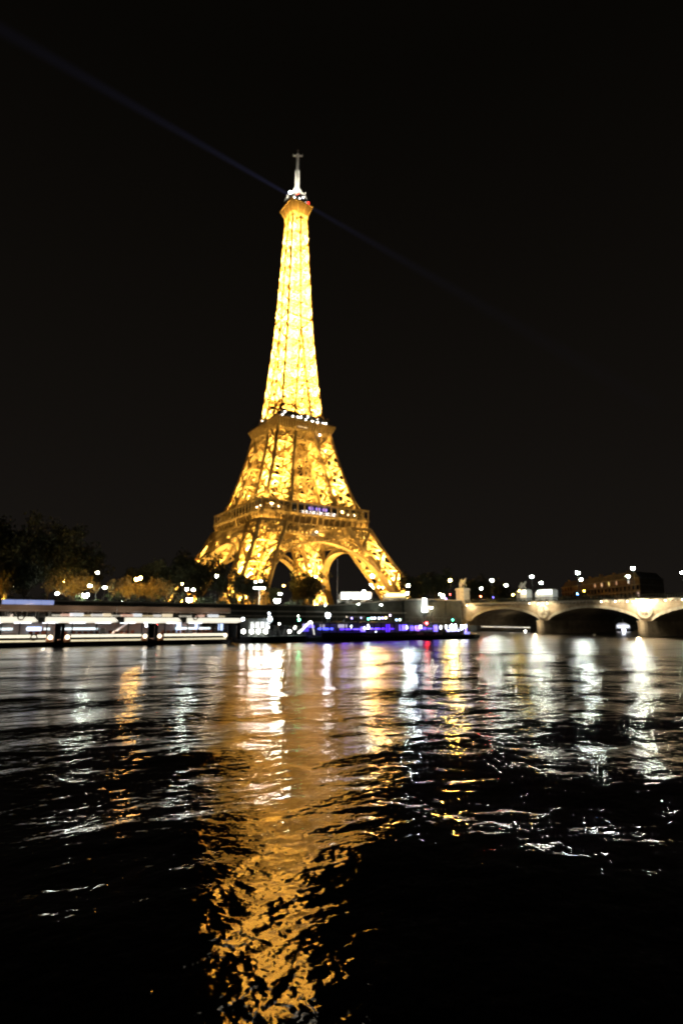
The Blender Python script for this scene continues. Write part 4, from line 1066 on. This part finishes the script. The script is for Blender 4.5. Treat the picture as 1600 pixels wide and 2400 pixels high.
def far_boat(px, d, L, label, k):
    p = at_d(px, 1480, d); dv = Vector((p[0]-CAM[0], p[1]-CAM[1])); a = math.atan2(dv.y, dv.x)-math.pi/2
    t = empty('passenger_boat', (p[0], p[1], 0), label, 'boat', 'boats beyond the bridge', rz=a)
    hull_mesh(L, 3.6, .8, .6, 1.2).build('hull', HULL, t)
    MB().prism([(-L*.4, .803), (L*.36, .803), (L*.30, 2.3), (L*.1, 2.95), (-L*.25, 2.95), (-L*.38, 2.2)], -1.4, 1.4).build('cabin', WHITE, t)
    w_ = MB()
    for i in range(4): w_.box(-L*.32+L*.16*i, -L*.32+L*.16*i+L*.13, -1.46, -1.403, 1.5, 2.1)
    w_.build('window', glow((.85, .87, 1), 2.0*k), t)
    MB().ball((0, -1.75, .45), .5, 10, 6, .8).build('bow_lamp', glow((.88, .87, 1), 30*k), t)
    MB().lathe([(.05, 2.95), (.05, 4.2)], 6).build('mast', WHITE, t)
    light('cabin_light', (0, -4, 3.5), 120*k, (.85, .88, 1), t, .2)
far_boat(1461, 232, 6.4, 'white cabin boat seen through the arch left of the bright pier', 1.0)
far_boat(1401, 262, 3.0, 'tiny lit boat seen through the middle of the second arch', .7)
for px, py, d, col, lb, k in ((1400, 1453, 264, (.8, .85, .9), 'lamp post seen through the middle of the second arch', .012), (1533, 1455, 240, (.9, .4, .9), 'pinkish lamp seen through the arch right of the bright pier', .012), (1400, 1468, 268, (.9, .92, 1), 'lower white lamp seen through the middle of the second arch', .015), (1534, 1467, 244, (.9, .85, .95), 'white lamp below a pinkish one, right of the bright pier', .010)):
    street_lamp(tuple(at_d(px, py, d)), lb, col, k, .3, 'lamps seen through the bridge arches', 0.0)

# ------------------------------------------------------------------ things on the quays
def canopy():
    a, b = at_y(4, 1418, -196), at_y(127, 1418, -196); L = b[0]-a[0]; cx = (a[0]+b[0])/2; zt = at_y(60, 1405.5, -196)[2]; zb = at_y(60, 1417, -196)[2]
    t = empty('landing_pavilion', (cx, -194, 2.0), 'flat roofed landing pavilion with a bluish white lit fascia', 'pavilion')
    MB().box(-L/2, L/2, -1.9, 2, zb-2.0, zt-2.0).build('roof', WHITE, t)
    for i in range(4):
        MB().box(-L/2+L*i/4+.05, -L/2+L*(i+1)/4-.05, -2.0, -1.903, zb-2.0+.05, zt-2.05).build('lit_fascia', glow((.42, .52, 1.0), .62), t)
    c = MB()
    for x in np.linspace(-L/2+.4, L/2-.4, 5):
        for y in (-1.5, 1.6): c.box(x-.1, x+.1, y-.1, y+.1, 0, zb-2.0)
    c.build('column', GREY, t)
    MB().box(-L/2+1, L/2-1, .5, .6, .02, zb-2.02).build('glass_wall', GLASS, t)
    MB().ball((L*.02, -2.1, zb-2.5), .25, 8, 5).build('orange_lamp', glow((1, .75, .5), 8), t)
canopy()
def gangway_roof():
    """long brownish canopy roof behind the glass boat"""
    a, b = at_y(-120, 1430, -212), at_y(540, 1430, -212)
    z1 = .5*(at_y(100, 1420, -212)[2]+at_y(500, 1423, -212)[2]); z0 = at_y(300, 1436, -212)[2]
    L = b[0]-a[0]; t = empty('landing_canopy', ((a[0]+b[0])/2, -211, 2.0), 'long flat brownish canopy behind the white lit boat', 'canopy')
    MB().box(-L/2, L/2, -1.2, 1.4, z0-2, z1-2).build('fascia_roof', mat('brown_fascia', (.24, .17, .12), .7, 0, .15, .4), t)
    c = MB()
    for x in np.arange(-L/2+1, L/2, 6): c.box(x-.12, x+.12, -.1, .1, 0, z0-2.003)
    c.build('column', GREY, t)
    for x in np.arange(-L/2+3, L/2, 7): light('canopy_fill_light', (x, -4.0, z0-2.6), 200, (1, .80, .62), t, .3, 150, (x, 0, z0+1), .5)  # added fill lamps without fixtures, brighten the brown fascia
gangway_roof()
def coach(px, py, zc, L, Hh, label, col, s_, name='coach', x=None, rz=None):
    p = at_z(px, py, zc) if x is None else at_x(px, py, x); g = hgt(p[0], p[1]) if x is None else 9.43; dv = Vector((p[0]-CAM[0], p[1]-CAM[1])); a = math.atan2(dv.y, dv.x)-math.pi/2 if rz is None else rz; zc = p[2]
    t = empty(name, (p[0], p[1], g), label, name, 'lit vehicles on the road', rz=a); h = L/2; zt = zc-g+Hh/2
    MB().prism([(-h+.1, .45), (h, .45), (h, zt-.25), (h-.25, zt), (-h+1.2, zt), (-h, zt-1.0)], -1.25, 1.25).build('body', WHITE, t)
    ws = MB(); n = max(3, int(L/1.7)); a0 = -h+1.0
    for i in range(n):
        x = a0+(L-1.3)*i/n; ws.box(x+.04, x+(L-1.3)/n-.04, -1.30, -1.253, zt-Hh+.15, zt-.25)
    ws.build('window', glow(col, s_), t)
    MB().box(-h+1.0, h-.3, -.9, .9, zt+.003, zt+.18).build('roof_unit', GREY, t)
    for x in (-h+1.8, h-2.2):
        wl_ = MB().lathe([(.48, -1.28), (.48, -1.0)], 14, (x, 0, .48), 'y').lathe([(.48, 1.0), (.48, 1.28)], 14, (x, 0, .48), 'y'); wl_.build('wheel', BLACK, t)
    MB().box(-h-.06, -h+.02, -1.0, -.7, .7, .9).box(-h-.06, -h+.02, .7, 1.0, .7, .9).build('headlight', glow((1, .95, .85), 4), t)
    return t
coach(832, 1396.5, 11.7, 11.6, 2.6, 'long white brightly lit coach under the tower arch', (1, .98, .92), 5.5)
coach(924, 1394.5, 12.0, 8.0, 1.5, 'yellow lit coach by the foot of the right leg', (1, .78, .2), 4.5)
coach(1279, 1388, 12.6, 6.6, 1.5, 'white lit minibus crossing the bridge, right of the second horse statue', (.95, 1, .95), 4, name='minibus', x=-8, rz=-math.pi/2)
coach(1231, 1388, 12.6, 2.9, 1.5, 'short white lit van crossing the bridge, left of the second horse statue', (.95, 1, .95), 3.5, name='van', x=-8, rz=-math.pi/2)
def totem():
    p = at_y(978, 1418, -164); g = hgt(p[0], -163)
    zb, zt = at_y(978, 1434, -167.5)[2], at_y(978, 1402, -167.5)[2]
    t = empty('light_pillar', (p[0], -167.5, 2.0), 'tall glowing white advertising pillar before the river wall', 'light pillar'); zb -= 2; zt -= 2
    MB().box(-.35, .35, -.3, .3, 0, zb).build('plinth', GREY, t)
    MB().prism([(-.95, zb+.003), (.95, zb+.003), (.62, zt), (-.62, zt)], -.3, .3).build('lit_panel', glow((.93, 1, .97), 9), t)
    MB().box(-.66, .66, -.34, .34, zt+.003, zt+.15).build('cap', GREY, t)
totem()
def sign_box():
    p = at_y(1030, 1398, -163); g = hgt(p[0], -163)
    t = empty('kiosk', (p[0], -163, g), 'small kiosk with a warm white lit sign at the bridge end', 'kiosk'); h = p[2]-g
    MB().box(-1.8, 1.8, -1.2, 1.2, 0, max(1.5, h-.75)).build('cabin', GREY, t)
    MB().box(-2.0, 2.0, -1.4, 1.4, max(1.5, h-.75)+.003, max(1.5, h-.75)+.14).build('roof', ROOFM, t)
    MB().box(-.75, .75, -1.55, -1.41, h-.55, h+.75).build('lit_sign', glow((1, .94, .8), 7), t)
    MB().ball((-1.3, -1.5, h+.7), .3, 8, 5).build('white_lamp', glow((1, .98, .9), 30), t)
    MB().box(.9, 1.9, -1.5, -1.41, h-1.0, h-.45).build('violet_sign', glow((.3, .1, 1), 3), t)
sign_box()
def signal(px, py, z, col, s_, label, name='traffic_light'):
    p = at_z(px, py, z); g = hgt(p[0], p[1]) if p[1] > -165 else 9.57
    dv = Vector((p[0]-CAM[0], p[1]-CAM[1])); a = math.atan2(dv.y, dv.x)-math.pi/2
    t = empty(name, (p[0], p[1], g), label, 'traffic light', 'traffic lights near the bridge', rz=a); h = z-g
    MB().lathe([(.12, 0), (.12, .3), (.06, .35), (.06, h-.5)], 8).build('post', DARKIRON, t)
    MB().box(-.22, .22, -.02, .22, h-.75, h+.4).build('signal_head', BLACK, t)
    MB().ball((0, -.12, h), .19, 10, 6).build('lamp_lens', glow(col, s_), t)
    MB().box(-.24, .24, -.3, -.021, h+.23, h+.27).build('visor', BLACK, t)
signal(1054, 1393, 12.6, (1, .04, .03), 60, 'red traffic light left of the horse statue pedestal')
signal(1125.8, 1397.8, 12.0, (1, .06, .02), 220, 'bright red traffic light right of the horse statue')
signal(1201, 1394, 12.2, (1, .58, .08), 330, 'bright amber signal left of the white coach', 'warning_light')
signal(1216, 1385, 13.2, (1, .6, .1), 140, 'smaller amber signal right of the bright amber one', 'warning_light')
signal(1352, 1392, 12.0, (.08, .3, 1), 60, 'small blue light over the second bridge arch', 'warning_light')
signal(1368, 1385, 12.9, (1, .75, .1), 40, 'small yellow light right of the blue one', 'warning_light')
signal(1155, 1400, 11.8, (.1, .1, 1), 14, 'faint blue light between the two horse statues', 'warning_light')

# ------------------------------------------------------------------ statues: a warrior beside his horse
def skin(name, nodes, edges, M, parent, sub=1):
    me = bpy.data.meshes.new(name); me.from_pydata([n_[0] for n_ in nodes], edges, []); me.materials.append(M)
    o = bpy.data.objects.new(name, me); COL.objects.link(o); o.parent = parent
    md_ = o.modifiers.new('skin', 'SKIN'); md_.use_smooth_shade = True
    if not me.skin_vertices: 
        me.attributes
    for i, n_ in enumerate(nodes):
        me.skin_vertices[0].data[i].radius = (n_[1], n_[1]); me.skin_vertices[0].data[i].use_root = (i == 0)
    s_ = o.modifiers.new('smooth', 'SUBSURF'); s_.levels = sub; s_.render_levels = sub
    return o
def statue(x, y, z, label, rz):
    t = empty('horse_statue', (x, y, z), label, 'statue', 'horse statues on the bridge ends', rz=rz)
    pd = MB()
    for a, b, h in ((0, .5, 2.35), (.503, 1.0, 2.1), (1.003, 4.6, 1.8), (4.603, 5.0, 2.1), (5.003, 5.3, 1.9)):
        pd.box(-h*.82, h*.82, -h, h, a, b)
    pd.build('pedestal', PALE, t)
    Z = 5.3
    pt = lambda x_, y_, z_, r_: ((x_, y_, z_+Z), r_)
    hn = [pt(0,.1,2.15,.50), pt(0,.9,2.2,.52), pt(0,-.7,2.2,.52), pt(0,-1.25,2.75,.34), pt(0,-1.55,3.35,.24), pt(0,-1.75,3.55,.22), pt(0,-2.2,3.2,.13),
          pt(-.3,-.8,1.5,.22), pt(-.3,-.95,.8,.13), pt(-.3,-.85,.08,.12), pt(.3,-.9,1.5,.22), pt(.3,-1.35,1.05,.13), pt(.3,-1.25,.5,.11),
          pt(-.32,1.0,1.5,.28), pt(-.32,1.25,.85,.14), pt(-.32,1.1,.08,.12), pt(.32,1.05,1.5,.28), pt(.32,1.4,.85,.14), pt(.32,1.2,.08,.12), pt(0,1.45,2.1,.14), pt(0,1.65,1.2,.1)]
    he = [(0,1),(0,2),(2,3),(3,4),(4,5),(5,6),(2,7),(7,8),(8,9),(2,10),(10,11),(11,12),(1,13),(13,14),(14,15),(1,16),(16,17),(17,18),(1,19),(19,20)]
    skin('horse', hn, he, PALE, t)
    mn = [pt(-.95,-.5,1.75,.3), pt(-.95,-.5,2.3,.33), pt(-.95,-.5,2.8,.3), pt(-.95,-.52,3.1,.12), pt(-.95,-.55,3.4,.2), pt(-1.1,-.5,.95,.2), pt(-1.12,-.5,.1,.13), pt(-.8,-.4,.95,.2), pt(-.78,-.25,.1,.13),
          pt(-.55,-.6,2.8,.14), pt(-.35,-1.0,2.6,.11), pt(-.15,-1.4,2.8,.1), pt(-1.35,-.5,2.75,.14), pt(-1.5,-.5,2.2,.11), pt(-1.45,-.75,1.75,.1)]
    mes = [(0,1),(1,2),(2,3),(3,4),(0,5),(5,6),(0,7),(7,8),(2,9),(9,10),(10,11),(2,12),(12,13),(13,14)]
    skin('warrior', mn, mes, PALE, t)
statue(-15.5, -163.3, 9.4, 'horse and warrior statue on a pale pedestal at the near bridge corner', .0)
statue(15.5, -163.8, 9.4, 'horse and warrior statue on a pedestal in front of the white coach', .0)
p_ = at_y(1100, 1395, -168)
light('statue_flood', (-21.5, -166.8, 12.5), 230, (1, .9, .72), None, .2).name = 'statue_floodlight'
light('statue_floodlight', (12, -169, 12.5), 260, (1, .92, .8), None, .2)

# ------------------------------------------------------------------ dim stone building beyond the bridge
def block():
    a, b, c = at_d(1316, 1390, 420), at_d(1500, 1390, 330), at_d(1556, 1390, 350)
    root = empty('apartment_block', (0, 0, GZ), 'large dim stone apartment block beyond the bridge with a few lit windows', 'building')
    ztop = at_d(1490, 1337, 330)[2]-GZ; A_, B_, C_ = (np.array(q[:2]) for q in (a, b, c)); D_ = C_+(A_-B_)
    MB().prism([tuple(A_), tuple(B_), tuple(C_), tuple(D_)], 0, ztop-4.2, 'z').build('wall', FACADE, root)
    ctr = (A_+B_+C_+D_)/4
    q0 = [p+(p-ctr)*.012 for p in (A_, B_, C_, D_)]; q1 = [p+(ctr-p)*.10 for p in (A_, B_, C_, D_)]
    MB().add([(*p, ztop-4.197) for p in q0]+[(*p, ztop) for p in q1], [(0,3,2,1),(4,5,6,7),(0,1,5,4),(1,2,6,5),(2,3,7,6),(3,0,4,7)]).build('roof', ROOFM, root)
    d = B_-A_; L = np.linalg.norm(d); d = d/L; n_ = np.array([d[1], -d[0]])
    if np.dot(n_, CAM[:2]-A_) < 0: n_ = -n_
    e2 = C_-B_; L2 = np.linalg.norm(e2); e2 = e2/L2; n2 = np.array([e2[1], -e2[0]])
    if np.dot(n2, CAM[:2]-B_) < 0: n2 = -n2
    fz = np.arange(2.6, ztop-5.5, 3.5); nw = int(L/4.2); lit = {(3, 12): (1, .85, .3), (3, 16): (1, .93, .8), (3, 10): (.7, .5, .35), (3, 9): (.5, .35, .25), (1, 18): (.5, .35, .3), (3, 14): (.4, .25, .18)}
    bd = MB()
    for z in fz: bd.obox((A_+B_)/2+n_*.2, d, L+.4, .4, z+2.35, z+2.6)
    for z in fz: bd.obox((B_+C_)/2+n2*.2, e2, L2+.4, .4, z+2.352, z+2.598)
    bd.build('string_course', PALE, root)
    zf = list(fz); top_ = len(zf)-1; cnt = 0
    for i, z in enumerate(zf):
        for j in range(nw):
            p = A_+d*(L*(j+.5)/nw)+n_*.04; key = (i-top_+3, int(j*19/nw))
            l_ = lit.pop(key, None)
            if cnt < 96 or l_:
                cnt += 1
                MB().obox(p, d, 1.5, .1, z, z+2.1).build('window', glow(l_, .9) if l_ else GLASS, root)
    for i in range(6):
        p = A_+d*L*(i+.6)/6.5+(ctr-A_-d*L*.5)*.25; MB().obox(p, d, 2.2, .9, ztop-1, ztop+1.2).build('chimney', FACADE, root)
block()
